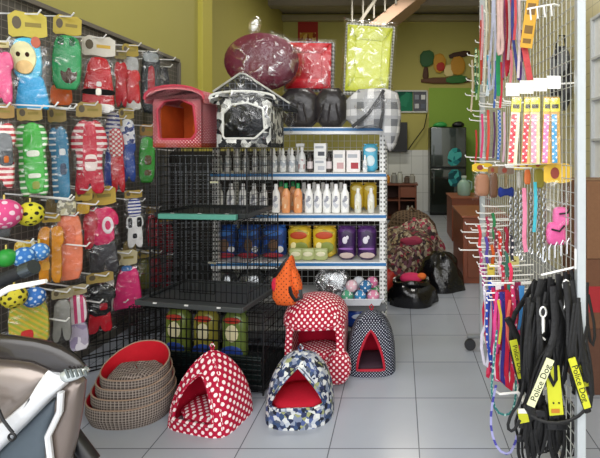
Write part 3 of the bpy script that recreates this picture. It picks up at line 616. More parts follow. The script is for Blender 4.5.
# ---------------------------------------------------------------- wire cages
CW = plain('#141516', .35, .3, .1)
def wires(mb, o, u, v, nu, nv, r=.0019):
    for k in range(nu+1): p = o+u*(k/nu); mb.tube([p, p+v], r, 4)
    for k in range(nv+1): p = o+v*(k/nv); mb.tube([p, p+u], r*1.25, 4)
    return mb
def cage(label, loc, rz, w_, d_, h_, trayspec, base=0, top=True):
    """origin at the front right bottom corner; x runs to the left"""
    t = thing('wire_cage', label, 'cage', loc, rz, 'stacked wire cages')
    X, Yv, Z = Vector((-w_, 0, 0)), Vector((0, d_, 0)), Vector((0, 0, h_)); O = Vector((0, 0, 0)); B = Vector((0, 0, base))
    nz = max(3, round((h_-base)/.055)); nx = round(w_/.032); ny = round(d_/.032)
    wires(MB(), O+B, X, Z-B, nx, nz).build('front_panel', CW, t)
    wires(MB(), O+Yv+B, X, Z-B, nx, nz).build('rear_panel', CW, t)
    for x in (O, X): wires(MB(), x+B, Yv, Z-B, ny, nz).build('side_panel', CW, t)
    wires(MB(), Z, X, Yv, nx, round(d_/.08)).build('top_panel', CW, t)
    for a in (O, X, Yv, X+Yv): MB().tube([a, a+Z], .0045, 6).build('corner_rod', CW, t)
    dr = MB(); a = Vector((-w_*.68, -.006, base+(h_-base)*.1)); dw, dh = Vector((w_*.36, 0, 0)), Vector((0, 0, (h_-base)*.78))
    wires(dr, a, dw, dh, 9, 6, .0022); ob = dr.build('door', CW, t)
    MB().box((a.x+.36*w_-.01, -.014, a.z+dh.z*.5), (.05, .008, .012)).build('latch', STEEL, ob)
    (c0, tx0, tx1, ty0, ty1, tz, th) = trayspec
    tb = MB().box(((tx0+tx1)/2, (ty0+ty1)/2, tz+.006), (tx1-tx0, ty1-ty0, .012))
    for yy in (ty0, ty1): tb.box(((tx0+tx1)/2, yy, tz+th/2), (tx1-tx0, .014, th))
    for xx in (tx0, tx1): tb.box((xx, (ty0+ty1)/2, tz+th/2), (.014, ty1-ty0, th))
    tb.build('tray', c0, t, bevel=.003)
    for k in range(3): MB().box((tx0+(tx1-tx0)*(.2+.3*k), ty0-.008, tz+th*.8), (.022, .006, .008)).build('clip', plain('#d8d8d6', .4), t)
    return t
c3 = cage('large black wire cage on the floor, bottom of the stack, with bags inside', (-.74, 2.38, .0), R(-8), .80, .48, .445, (plain('#15181a', .35), -.79, -.01, .012, .47, .02, .03), base=.02)
rib = MB().box((-.40, .03, .11), (.76, .02, .17))
for k in range(6): rib.box((-.40, .018, .045+k*.027), (.76, .01, .008))
rib.build('lower_panel', plain('#101a1a', .35), c3, bevel=.002)
c2 = cage('middle black wire cage with dark grey slide-out tray in front', (-.845, 2.44, .475), R(-11), .62, .36, .455, (plain('#404344', .38), -.64, .015, -.085, .33, -.018, .028))
c1 = cage('upper black wire cage with green front tray edge under the red house', (-.86, 2.47, .965), R(-6), .54, .36, .375, (plain('#1c2022', .4), -.54, .0, -.01, .35, -.02, .03))
MB().box((-.27, -.035, -.008), (.46, .03, .03)).build('tray_edge', plain('#4f8f80', .4), c1, bevel=.004)
# folded panel and bags inside the lowest cage
for i, (dx, col) in enumerate(((-.60, '#6c7a36'), (-.42, '#8c8438'), (-.24, '#66783c'))):
    M_ = Matrix.Translation(c3.location) @ Matrix.Rotation(R(-8), 4, 'Z'); p = M_ @ Vector((dx, .15, .034))
    t = foodbag('pet_food_bag', ('green', 'yellow green', 'pale green')[i]+' and blue food bag standing in the lowest cage', 'pet food', 0, 26, 0, .37, 2.5, gloss(col), [('printed_picture', 0, .66, .28, .14, '#d8cfa8'), ('printed_title', 0, .86, .36, .05, '#b83a2a'), ('blue_band', 0, .36, .46, .12, '#24408f')], 'bags inside the lowest cage', .045)
    t.location = p; t.rotation_euler.z = R(-8)
# wire pen on the floor in the corner
t = thing('folded_wire_pen', 'folded black wire pen on the floor behind the plaid bed stack', 'wire pen', (-1.72, 2.72, 0), R(35))
for k in range(2): wires(MB(), Vector((-.2, k*.05, .01)), Vector((.42, 0, 0)), Vector((0, 0, .3)), 12, 4, .003).build('wire_panel', CW, t)
GW = plain('#6c7074', .3, .6, .1)
t = thing('folded_cage', 'folded grey wire cage panels standing between the display board and the cages', 'cage', (-1.62, 3.22, 0), R(8))
for k in range(3): wires(MB(), Vector((-.3+.03*k, k*.045, .01)), Vector((.58, 0, 0)), Vector((0, 0, 1.28-.06*k)), 15, 18, .0022).build('wire_panel', GW, t)
t = thing('dark_backing', 'dark tarpaulin block added to deepen the shade behind the shelf unit', 'dark backing', (-1.02, 3.75, 0))  # made-up dark block that stands in for shade behind shelves and cages
TP = plain('#231f1c', .7, 0, .3, .3, .5, 8)
MB().box((0, 0, .66), (1.72, .42, 1.32)).build('backing', TP, t, bevel=.04)
for k in range(6): MB().tube([(-.8+.3*k, -.215, 1.3), (-.76+.3*k, -.225, .7), (-.82+.3*k, -.215, .02)], .02, 6).build('fold', TP, t)
# ---------------------------------------------------------------- things on top of the unit
def fabricbag(name, label, cat, out, Y, th, mt, parts=(), group=None, tb=None):
    pts = [at(x, y, Y) for x, y in out]; cx = sum(p.x for p in pts)/len(pts); zb = min(p.z for p in pts)
    t = thing(name, label, cat, (cx, Y, zb), 0, group)
    MB().puff([(p.x-cx, p.z-zb) for p in pts], th, 0, 1, tb=tb).build('body', mt, t); return t, cx, zb
BLKP = plain('#2c292b', .3, 0, .35, .5, 1.0, 16)
for i, (o, lb) in enumerate((([(238, 96), (284, 96), (287, 130), (236, 130)], 'black plastic bag behind the monochrome house under the maroon bed'), ([(280, 90), (319, 89), (321, 130), (279, 130)], 'black plastic bag under the red square bed, next to the maroon bed'), ([(315, 90), (347, 89), (349, 130), (315, 130)], 'black plastic bag beside the grey plaid carrier'))):
    t, cx, zb = fabricbag('black_bag', lb, 'bag', o, 3.2, .085, BLKP, group='black bags on top of the shelf unit')
    t.location.z = SZ[0]+.001
    for k in range(3): MB().tube([(-.09+.08*k, -.078, .04), (-.05+.05*k, -.088, .14), (-.02+.03*k, -.07, .22)], .008, 6).build('fold', BLKP, t)
PGREY = plaid('#d9d9da', '#6a6c70', '#9a9ca0', .11, .2, .42)
t, cx, zb = fabricbag('pet_carrier_bag', 'grey and white plaid carrier bag drooping over the shelf corner', 'carrier bag', [(346, 90), (396, 87), (402, 108), (399, 140), (391, 153), (386.5, 148), (386.5, 126), (346, 129.5)], 2.93, .10, PGREY, tb=.06)
for pts in ([(352, 127), (368, 114), (380, 97), (384, 90)], [(380, 128), (383, 112), (383, 95)]):
    MB().tube([at(x, y, 2.81)-t.location for x, y in pts], .012, 6, r2=.003).build('strap', BLACK, t)
MB().puff(ell(xf(376, 2.93)-cx, zf(108, 2.93)-zb, .16, .14, 14), .13, 0, 0).build('clear_wrap', FILM, t)
# round maroon bed, wrapped
zt = zf(91, 3.2)
t = thing('round_pet_bed', 'maroon round pet bed on edge, wrapped in clear plastic', 'pet bed', (xf(262, 3.12), 3.12, zf(91, 3.12)))
MB().puff(ell(0, .205, .262, .205, 28), .10, 0, 0).build('cushion', plain('#641430', .6, 0, .3, .4, .5, 12), t)
for s_ in (((-.22, .16), (-.05, .20), (.18, .10)), ((-.16, .30), (.0, .27), (.2, .30)), ((-.2, .24), (-.02, .12), (.08, .05))): MB().tube([(x, -.098*max(.55, 1-((x/.262)**2+((z-.205)/.205)**2)**1.6), z) for x, z in s_], .007, 6).build('crease', plain('#5a102a', .6), t)
MB().puff(ell(.02, .21, .285, .222, 24), .125, 0, 0).build('clear_wrap', film('wrap2', .11), t)
MB().puff([(-.1, .4), (-.02, .41), (.0, .50), (-.03, .54), (-.09, .5)], .03, 0, 1).build('wrap_knot', film('wrap3', .5), t)
def traybed(label, quad, Y, col, edge, wrapcol=.12, zlift=None):
    """rectangular padded bed standing up, back board border + rolled rim + centre pad"""
    P_ = [at(x, y, Y) for x, y in quad]; c = sum(P_, Vector())/4; zb = min(p.z for p in P_)
    t = thing('square_pet_bed', label, 'pet bed', (c.x, Y, zb)); q = [((p.x-c.x), p.z-zb) for p in P_]
    cx = sum(a for a, b in q)/4; cz = sum(b for a, b in q)/4
    sc2 = lambda s: [(cx+(a-cx)*s, cz+(b-cz)*s) for a, b in q]
    MB().prism(sc2(1.1), -.0, .06).build('border', edge, t, bevel=.012)
    o, n_ = sc2(1.0), sc2(.56)
    fb = MB()
    for i in range(4):
        j = (i+1) % 4; fb.puff([o[i], o[j], n_[j], n_[i]], .028, -.012, 0, tb=.01)
    fb.build('rim', col, t)
    MB().prism(sc2(.99), -.006, -.001).build('inner_sheet', col, t); MB().puff(sc2(.68), .014, -.008, 0, tb=.002).build('pad', col, t)
    MB().puff(sc2(1.22), .075, 0, 0, tb=.07).build('clear_wrap', film('wrap4', wrapcol), t); return t
traybed('bright red square pet bed on edge in clear plastic between two other beds', [(286, 89), (331, 89.5), (332, 44), (287, 43)], 3.35, plain('#cc1628', .45, 0, .12, .4, .35, 18), plaid('#d8d8d8', '#55565a', '#77787c', .03), .12)
traybed('lime yellow rectangular pet bed with houndstooth border in clear plastic', [(345, 91), (388, 93.5), (393, 29), (348, 25)], 3.12, plain('#cfd643', .5, 0, .1, .4, .3, 18), plaid('#e6e6e2', '#5c5d58', '#8c8d88', .022), .13)

# ---------------------------------------------------------------- pet houses
def resample(o, n):
    pts = [Vector(p) for p in o]; m = len(pts); L = [0]
    for i in range(m): L.append(L[-1]+(pts[(i+1) % m]-pts[i]).length)
    out = []
    for k in range(n):
        d = L[-1]*k/n; i = max(j for j in range(m) if L[j] <= d+1e-9)
        f = (d-L[i])/max(L[i+1]-L[i], 1e-9); out.append(pts[i].lerp(pts[(i+1) % m], f))
    return out
def ringwall(outer, inner, y0, y1):
    """flat wall with an opening; outline points matched by angle"""
    c = sum((Vector(p) for p in inner), Vector((0, 0)))/len(inner)
    def by_ang(o, a):
        best = None; d = Vector((math.cos(a), math.sin(a)))
        for i in range(len(o)):
            p, q = Vector(o[i])-c, Vector(o[(i+1) % len(o)])-c; e = q-p; den = d.x*e.y-d.y*e.x
            if abs(den) < 1e-9: continue
            t_ = (p.x*e.y-p.y*e.x)/den; s_ = (p.x*d.y-p.y*d.x)/den
            if t_ > 0 and -1e-6 <= s_ <= 1+1e-6: best = t_ if best is None else max(best, t_)
        return c+d*best
    n = 56; rows = []
    an = [2*math.pi*k/n+.01 for k in range(n)]
    A = [by_ang(outer, a) for a in an]; B = [by_ang(inner, a) for a in an]
    rows = [[(p.x, y0, p.y) for p in B], [(p.x, y0, p.y) for p in A], [(p.x, y1, p.y) for p in A], [(p.x, y1, p.y) for p in B], [(p.x, y0, p.y) for p in B]]
    return MB().grid(rows, True), B
def house(label, loc, rz, w_, d_, h_, rise, open_, wallm, liningm, roofm, trimm, gable=False, group=None, over=.03):
    t = thing('pet_house', label, 'pet house', loc, rz, group); hw = w_/2
    arch = [(hw*math.cos(a), h_+rise*math.sin(a)) for a in [math.pi*k/10 for k in range(11)]] if not gable else [(hw, h_), (0, h_+rise), (-hw, h_)]
    outer = [(-hw, 0), (hw, 0)]+arch
    mb, B = ringwall(outer, open_, 0, .025); mb.build('front_wall', wallm, t)
    MB().tube([(p.x, -.003, p.y) for p in B], .006, 6, True).build('opening_piping', trimm, t)
    for s_ in (-1, 1): MB().box((s_*(hw-.012), d_/2, h_/2), (.024, d_, h_)).build('side_wall', wallm, t)
    MB().prism(outer, d_-.024, d_).build('rear_wall', liningm, t)
    MB().box((0, d_/2, .012), (w_, d_, .024)).build('floor_pad', liningm, t)
    for s_ in (-1, 1): MB().box((s_*(hw-.028), d_/2, h_/2), (.006, d_-.06, h_-.02)).build('lining', liningm, t)
    s_ = (hw+over)/hw; rf = []
    for dz in (0, .022):
        rf.append([(x*s_, z+dz) for x, z in ([(hw*1.0, h_-.01)]+arch[1:-1]+[(-hw, h_-.01)])])
    prof = rf[0]+rf[1][::-1]
    MB().prism([(x, z+.004) for x, z in prof], -.03, d_+.02).build('roof', roofm, t, bevel=.006)
    MB().tube([(x, -.032, z+.004) for x, z in rf[1]], .007, 6).build('roof_piping', trimm, t)
    return t, arch
RDOT = dots('#b20a2c', '#f6e8ea', .019, .19)
zc = 1.345
op = [(-.085, .045), (.06, .045), (.085, .07), (.082, .22), (.0, .245), (-.08, .225), (-.105, .18)]
h1, _ = house('red polka dot pet house with orange lining on the upper cage', (xf(177, 2.46), 2.46, zc), R(-2), .275, .30, .25, .065, [(-.10, .045), (.085, .045), (.112, .085), (.095, .235), (.02, .27), (-.07, .26), (-.112, .21)], RDOT, plain('#b8501f', .8, 0, .2, .2, .4, 16), RDOT, plain('#b83a4c', .7), group='pet houses on the upper cage')
MB().puff([(-.02, .05), (.1, .05), (.1, .26), (.02, .27)], .03, .20, 1).build('inner_cushion', plain('#c4561e', .8, 0, .2, .2, .5, 14), h1)
BW = patchy(['#d9d9d4', '#2b2c2e', '#c9c9c4', '#55575a', '#e6e6e0', '#17181a', '#8c8d8a'], 34)
PLD = plaid('#1e1f24', '#0c0c0f', '#6a6e78', .03, .1, .4)
h2, _ = house('black and white patterned pet house with plaid gable roof in clear plastic', (xf(244, 2.47), 2.47, zc), R(3), .30, .33, .25, .035, [(-.115, .05), (.06, .05), (.115, .10), (.105, .22), (.02, .25), (-.07, .24), (-.115, .19)], BW, plain('#26282a', .7, 0, .3, .3, .5, 20), BW, plain('#d4d4cf', .6), group='pet houses on the upper cage')
gp = [(-.18, .285), (.25, .215), (.25, .25), (.0, .415), (-.03, .42), (-.18, .315)]
MB().prism(gp, .03, .30).build('gable_roof', PLD, h2, bevel=.01)
MB().tube([(-.18, .027, .315), (-.03, .027, .42), (.0, .027, .415), (.25, .027, .25)], .006, 6).build('gable_piping', plain('#a4a49e', .6), h2)
MB().puff([(-.19, -.0), (.2, -.0), (.28, .22), (.02, .45), (-.08, .45), (-.2, .29)], .2, .15, 1).build('clear_wrap', film('wrap5', .09), h2)

# igloo tents
def tent(label, name, loc, rz, a, b, h, p_, q_, n_, zs, zo, ow, mt, lin_m, rimm, cush, group=None, opow=(1.6, .75), loop=None):
    t = thing(name, label, 'pet tent', loc, rz, group)
    def rad(z): return max(1-(z/h)**p_, 0)**q_
    def ring(z, o, s=1., N=44):
        A, Bq = a*rad(z)*s+1e-4, b*rad(z)*s+1e-4; o = min(o, A*.98)
        ps = math.asin(min(1, (o/A)**(n_/2))); out = []
        for k in range(N+1):
            w = ps+(2*math.pi-2*ps)*k/N; sn, cs = math.sin(w), math.cos(w)
            out.append((math.copysign(abs(sn)**(2/n_), sn)*A, -math.copysign(abs(cs)**(2/n_), cs)*Bq, z if s == 1 else z*.985))
        return out
    def opn(z): u = (z-zs)/(zo-zs); return ow*max(1-max(u, 0)**opow[0], 0)**opow[1]
    def shell(s):
        mb = MB()
        low = [zs*k/4 for k in range(5)]; mid = [zs+(zo-zs)*k/12 for k in range(13)]; up = [zo+(h-zo)*(1-(1-k/9)**1.6) for k in range(10)]
        mb.grid([ring(z, 0, s) for z in low]); mb.grid([ring(z, opn(z), s) for z in mid]); mb.grid([ring(z, 0, s) for z in up]); return mb, mid
    mb, mid = shell(1); mb.build('shell', mt, t)
    mb2, _ = shell(.93); mb2.build('lining', lin_m, t)
    rimp = [ring(z, opn(z))[0] for z in mid]; left = [ring(z, opn(z))[-1] for z in mid]
    sill = [(left[0][0]+(rimp[0][0]-left[0][0])*k/6, ring(zs, 0)[0][1] if 0 < k < 6 else rimp[0][1], zs) for k in range(1, 6)]
    off = lambda L: [(x, y-.004, z) for x, y, z in L]
    MB().tube(off(rimp)[:-1]+off(left[::-1])+off(sill), .008, 6, True).build('opening_rim', rimm, t)
    MB().puff([(-a*.8, -b*.8), (a*.8, -b*.8), (a*.8, b*.8), (-a*.8, b*.8)], .02, 0, 1).xform(Matrix.Translation((0, 0, zs*.85)) @ Matrix.Rotation(R(-90), 4, 'X')).build('cushion', cush, t)
    MB().tube([(0, 0, h-.006), (-.012, 0, h+.022), (0, 0, h+.035), (.012, 0, h+.02), (.002, 0, h-.004)], .004, 6).build('tip_loop', loop or rimm, t)
    for sx_ in (-1, 1):      # seam piping up the front corners
        s_ = []
        for k in range(12):
            z = h*.97*k/11; w = math.pi/4*sx_; sn, cs = math.sin(w), math.cos(w)
            s_.append((math.copysign(abs(sn)**(2/n_), sn)*a*rad(z)*1.003, -abs(cs)**(2/n_)*b*rad(z)*1.003, z))
        MB().tube(s_, .0045, 5).build('seam_piping', mt, t)
    return t
RDOT2 = dots('#b00d38', '#f6e8ea', .040, .215); REDL = plain('#b81230', .8, 0, .15, .2, .3, 30)
tent('red tent bed with large white polka dots on the floor beside the plaid beds', 'pet_tent', (-.935, 2.19, 0), R(-15), .172, .142, .335, 1.9, .66, 4.5, .055, .255, .108, RDOT2, REDL, RDOT2, RDOT2, 'tent beds on the floor', (2.0, .75))
BPAT = patchy(['#b4bac4', '#222a48', '#7a849c', '#d4d6d4', '#34486c', '#4c5466', '#4a5a8c', '#181d2a', '#c8cacc', '#2a3458', '#8a92a4', '#94986a'], 58)
tent('blue and white patterned tent bed with plain red interior on the floor', 'pet_tent', (-.505, 2.235, 0), R(4), .168, .15, .308, 2.5, .5, 2.6, .10, .268, .128, BPAT, plain('#c4142f', .8, 0, .08, .2, .2, 30), BPAT, plain('#c4142f', .8), 'tent beds on the floor', (1.5, .85))
NAVY = dots('#171a2c', '#c9cfdc', .017, .16)
tent('navy tent bed with tiny white dots and red interior by the shelf post', 'pet_tent', (-.176, 2.71, 0), R(2), .148, .14, .345, 3.0, .55, 3.2, .045, .26, .08, NAVY, plain('#b3122c', .8, 0, .1, .2, .2, 30), plain('#a8142c', .7), plain('#3a2430', .8), 'tent beds on the floor')
# red polka dot house with awning roof
RD3 = dots('#aa0c32', '#f6e8ea', .033, .205)
t = thing('pet_house', 'red polka dot domed pet house with awning roof behind the blue tent', 'pet house', (-.49, 2.62, 0), R(2))
hw = .165
outer = [(-hw, .02), (hw, .02), (hw*1.02, .2), (hw*.95, .34), (-hw*.95, .34), (-hw*1.02, .2)]
mb, B = ringwall(outer, [(-.125, .13), (.11, .13), (.125, .17), (.12, .31), (-.12, .31), (-.13, .17)], -.13, -.105); mb.build('front_wall', RD3, t, bevel=.006)
for s_ in (-1, 1): MB().box((s_*(hw-.01), .03, .17), (.025, .27, .32)).build('side_wall', RD3, t, bevel=.01)
MB().box((0, .155, .17), (.32, .02, .32)).build('lining', REDL, t); MB().box((0, .02, .07), (.30, .24, .08)).build('floor_pad', REDL, t)
MB().puff([(-.13, -.1), (.13, -.1), (.13, .12), (-.13, .12)], .03, 0, 1).xform(Matrix.Translation((0, 0, .13)) @ Matrix.Rotation(R(-90), 4, 'X')).build('cushion', RD3, t)
rows = []; rn = [(1.0, .325), (1.05, .335), (1.04, .36), (.97, .39), (.8, .425), (.55, .45), (.25, .465), (.02, .47)]
for s_, z in rn:
    rows.append([(.178*s_*math.copysign(abs(math.cos(a))**.75, math.cos(a))-.01, .02+.178*s_*math.copysign(abs(math.sin(a))**.75, math.sin(a)), z) for a in [2*math.pi*k/40 for k in range(40)]])
MB().grid(rows, True).build('roof', RD3, t, solid=.012)
MB().tube([(p[0], p[1], p[2]) for p in rows[0]], .008, 6, True).build('roof_rim', RDOT2, t)
MB().puff([(-.17, -.022), (.17, -.022), (.185, .04), (.165, .10), (-.165, .10), (-.185, .04)], .035, -.135, 1).xform(Matrix.Translation((0, 0, .022))).build('front_roll', RD3, t)
MB().puff(ell(.14, .10, .07, .098, 16), .045, -.125, 0).build('side_roll', RD3, t)
# orange carrier on the lowest cage
t = thing('sling_carrier', 'orange dotted sling carrier with black straps leaning above the red house', 'carrier bag', (xf(288, 2.5), 2.5, .448), R(-12))
ORD_ = dots('#e0642a', '#5a2a18', .03, .12)
MB().puff([(-.088, .0), (.03, -.002), (.055, .02), (.04, .13), (.03, .27), (.015, .29), (-.05, .18), (-.085, .15)], .05, 0, 1).build('body', ORD_, t)
MB().puff([(.02, .13), (.055, .06), (.085, .09), (.05, .19), (.02, .24)], .03, .01, 1).build('flap', ORD_, t)
MB().puff(ell(-.062, .125, .016, .04, 12), .012, -.04, 0).build('opening', plain('#b81838', .8), t)
MB().tube([(-.07, -.035, .165), (-.03, -.05, .215), (.01, -.03, .272)], .010, 6, r2=.004).build('zip', BLACK, t)
MB().tube([(.03, -.045, .12), (.045, -.05, .08), (.065, -.04, .045), (.095, -.03, .06), (.085, -.02, .10)], .012, 6, r2=.004).build('strap', BLACK, t)

# ---------------------------------------------------------------- nested plaid beds
TW = plaid('#857a74', '#463d39', '#b8aca4', .013, .16, .5)
def plaidbed(label, loc, a, b, hf, hb, top):
    t = thing('plaid_pet_bed', label, 'pet bed', loc, 0, 'nested plaid beds'); N = 48
    def hh(w): s_ = (1+math.sin(w))/2; return hf+(hb-hf)*(s_**1.6)
    def pt(w, r, z):
        f = 1-.14*max(0, math.sin(w))**2*abs(math.cos(w)); return (a*r*f*math.copysign(abs(math.cos(w))**.85, math.cos(w)), b*r*math.copysign(abs(math.sin(w))**.85, math.sin(w)), z)
    W = [2*math.pi*k/N for k in range(N)]
    per = [(a+b)/2*w for w in W]
    MB().grid([[pt(w, .90+.10*min(1, k/3), max(.002, hh(w)*k/6)) for w in W] for k in range(7)], True, uv=[[(per[i], hh(W[i])*k/6) for i in range(N)] for k in range(7)]).build('outer_wall', TW, t)
    MB().grid([[pt(w, r, hh(w)*f) for w in W] for r, f in ((1, 1), (.965, 1.0), (.93, .9), (.90, .5), (.87, .15), (.84, .12))], True).build('inner_wall', plain('#bd1526', .75, 0, .12, .25, .25, 30), t)
    MB().tube([pt(w, .985, hh(w)+.001) for w in W], .0035, 6, True).build('rim_piping', plain('#9c8472', .8), t)
    MB().lathe([(.01, .006), (.86, .006)], n=N, sx=a, sy=b).build('bottom', TW, t)
    if top:
        mb = MB(); rr = [(.05, .088), (.35, .09), (.62, .085), (.78, .07), (.86, .045)]
        mb.grid([[(lambda q: (q[0], q[1], z+.008*math.sin(3*w+r*9)))(pt(w, r, z)) for w in W] for r, z in rr[::-1]], True).build('cushion', TW, t)
    return t
BXY = (-1.355, 2.232)
for i, (a, b, hf, hb, z, dx) in enumerate(((.202, .165, .10, .14, .0, 0), (.186, .152, .09, .145, .052, .008), (.171, .139, .085, .15, .098, .013), (.156, .126, .08, .168, .142, .017))):
    plaidbed(('brown tweed plaid bed at the bottom of the nested stack, the widest', 'brown tweed plaid bed nested second from the floor', 'brown tweed plaid bed nested just under the top one', 'brown tweed plaid bed on top of the stack with red inner wall and cushion')[i], (BXY[0]+dx, BXY[1], z), a, b, hf, hb, i == 3)
# ---------------------------------------------------------------- back of the shop
FY = 8.95
def pxbox(px0, px1, py0, py1, Y, d):
    return ((xf(px0, Y)+xf(px1, Y))/2, Y+d/2, zf(py1, Y)), (xf(px1, Y)-xf(px0, Y), d, zf(py0, Y)-zf(py1, Y))
x0, x1 = xf(430, FY), xf(466.5, FY); fw = x1-x0; fh = zf(127, FY)
t = thing('refrigerator', 'tall dark glossy two door refrigerator by the back wall', 'refrigerator', ((x0+x1)/2, FY, 0))
DKG = plain('#1f2b27', .16, .55, .1, .6, 0, 8, 1)
MB().box((0, .32, fh/2), (fw, .56, fh)).build('body', plain('#141a18', .3), t, bevel=.01)
zs_ = zf(168, FY)
for nm, a, b in (('upper_door', zs_+.012, fh), ('lower_door', .06, zs_-.012)):
    d = MB().box((0, .0, (a+b)/2), (fw-.01, .06, b-a)).build(nm, DKG, t, bevel=.02)
    MB().tube([(-fw*.40, -.05, (a if nm[0] == 'u' else b-.55)+.05), (-fw*.40, -.06, (a if nm[0] == 'u' else b-.55)+.25), (-fw*.40, -.05, (a if nm[0] == 'u' else b-.55)+.45)], .014, 8).build('handle', plain('#5c6462', .25, .8), d)
    if nm[0] == 'u':
        MB().puff([(-.0, a+.02), (.24, a+.06), (.28, a+.34), (.12, a+.42), (-.02, a+.28)], .004, -.031, 1).build('teal_decal', patchy(['#1f7a84', '#2f9a9c', '#0f4a54', '#4ab0b0'], 9), d)
    else:
        MB().puff([(-.0, b-.34), (.18, b-.38), (.27, b-.2), (.25, b-.02), (0, b-.02)], .004, -.031, 1).build('teal_decal', patchy(['#1f7a84', '#2f9a9c', '#0f4a54', '#4ab0b0'], 9), d)
tag(MB().puff([(-.16, 0), (.16, 0), (.14, .09), (.02, .13), (-.13, .08)], .1, 0, 1).build('plastic_bundle', plain('#2f9a4c', .4, 0, .2, .4, .5, 20), None, loc=(xf(441, FY), FY+.25, fh+.002)), 'green plastic bundle on top of the refrigerator', 'bundle')
tag(MB().puff([(-.13, 0), (.13, 0), (.15, .08), (.05, .14), (-.1, .1)], .1, 0, 1).build('black_bag', plain('#141416', .4, 0, .2, .4, .5, 20), None, loc=(xf(459, FY), FY+.25, fh+.002)), 'black bundle on top of the refrigerator beside the green one', 'bag')
# monitor on a wall shelf
t = thing('television', 'black flat television on the back wall beneath the framed picture', 'television', (xf(395, 9.3), 9.4, zf(152, 9.3)))
tw_, th_ = 25*9.3/FP, 30*9.3/FP
MB().box((0, 0, th_/2), (tw_, .06, th_)).build('case', plain('#101012', .35), t, bevel=.01)
MB().box((0, -.032, th_/2+.01), (tw_-.05, .006, th_-.07)).build('screen', plain('#141518', .45, 0, .1, .4), t)
MB().box((0, .11, th_*.5), (.2, .178, .2)).build('wall_bracket', plain('#303236', .5), t)
MB().tube([at(408, 150, 9.5)-t.location, at(415, 140, 9.5)-t.location, at(424, 128, 9.5)-t.location, at(427, 114, 9.5)-t.location], .012, 6).build('power_cable', BLACK, t)
def wallpic(name, label, cat, px0, px1, py0, py1, framec, parts, Y=YB-.012):
    t = thing(name, label, cat, (xf((px0+px1)/2, Y), Y, zf(py1, Y))); w_ = (px1-px0)*Y/FP; h_ = (py1-py0)*Y/FP
    fb = MB()
    for a, b, c, d in ((0, .0, w_, .03), (0, h_, w_, .03), (-w_/2, h_/2, .03, h_), (w_/2, h_/2, .03, h_)): fb.box((a, -.01, b), (c, .03, d))
    if framec: fb.build('frame', plain(framec, .4), t)
    for kk, (nm, x, z, a, b, mt) in enumerate(parts): MB().box((x*w_, -.004-.004*kk, z*h_), (a*w_, .014, b*h_)).build(nm, mt, t)
    return t
t = wallpic('framed_picture', 'white framed screen picture with green and dark panels on the yellow wall', 'picture', 395, 427, 91, 112, '#c4c8c8', [('green_panel', -.22, .5, .54, .96, patchy(['#12584a', '#1f7a5c', '#0c3a38', '#2f8a6c'], 6)), ('dark_panel', .28, .5, .42, .96, plain('#2c2f3c', .3))])
for k in range(4): MB().box((((k % 2)*.2+.18)*32*9.6/FP, -.013, (.28+.42*(k//2))*21*9.6/FP), (.09, .006, .1)).build('thumbnail', plain(('#b9bcc4', '#4c5468', '#7c8494', '#d0d4d8')[k], .4), t)
wallpic('wall_poster', 'red poster with golden lower half high on the back wall', 'poster', 298, 318, 22, 42, None, [('paper_sheet', 0, .5, 1, 1, paper('#9c2418')), ('golden_picture', 0, .25, .8, .42, patchy(['#b8862c', '#8a3a1c', '#d4b060'], 14))])
# painted frieze: a plain mural of trees, bushes and ground
t = thing('wall_mural', 'painted cut-out mural of trees and golden shapes high on the back wall', 'mural', (xf(445, YB-.03), YB-.03, zf(84, YB)))
q = lambda x, y: (xf(x, YB)-xf(445, YB), zf(y, YB)-zf(84, YB))
def mural(nm, o, col, y=-.0, th=.012): MB().puff([q(*p) for p in o], th, y, 1).build(nm, plain(col, .6), t)
mural('ground', [(421, 78), (470, 77), (470, 84), (421, 84)], '#5a3a22'); mural('trunk', [(424, 66), (428, 66), (429, 80), (422, 80)], '#4a2c1a')
mural('tree_crown', [(420, 52), (433, 50), (435, 62), (428, 68), (420, 66)], '#2c5c34', -.014)
mural('branch', [(448, 54), (470, 50), (470, 56), (450, 60)], '#3c2416', -.006)
mural('golden_shape', [(433, 56), (442, 53), (447, 62), (442, 74), (434, 72)], '#c08f2c', -.016); mural('golden_shape', [(451, 58), (462, 56), (466, 66), (462, 76), (450, 74)], '#b8872a', -.016)
mural('red_shape', [(436, 64), (444, 62), (445, 71), (437, 72)], '#a82a22', -.026); mural('pale_shape', [(444, 66), (454, 64), (455, 76), (444, 77)], '#d8c890', -.01)
mural('bush', [(446, 77), (466, 75), (468, 83), (446, 84)], '#2f6a30', -.022)
# cabinet with jars
Yk = 8.3
(c, s_) = pxbox(380, 417, 184, 218, Yk, .5); c = (c[0], c[1], 0); s_ = (s_[0], .5, zf(184, Yk))
t = thing('wooden_cabinet', 'reddish brown wooden cabinet with open shelf against the white tiles', 'cabinet', c)
BR = plain('#6b3a26', .45, 0, .25, .4, .05, 20)
MB().box((0, 0, s_[2]-.015), (s_[0]+.04, .54, .03)).build('top', BR, t, bevel=.004)
for x in (-s_[0]/2+.02, s_[0]*.02, s_[0]/2-.02): MB().box((x, 0, s_[2]/2-.015), (.03, .5, s_[2]-.03)).build('side_panel', BR, t)
MB().box((0, .24, s_[2]/2), (s_[0], .02, s_[2])).build('back_panel', plain('#4a281a', .6), t)
for z in (.05, s_[2]*.55): MB().box((0, 0, z), (s_[0]-.04, .48, .025)).build('shelf_board', BR, t)
MB().box((s_[0]*.26, -.245, s_[2]*.78), (s_[0]*.42, .02, s_[2]*.3)).build('drawer', plain('#7c4630', .4), t, bevel=.004)
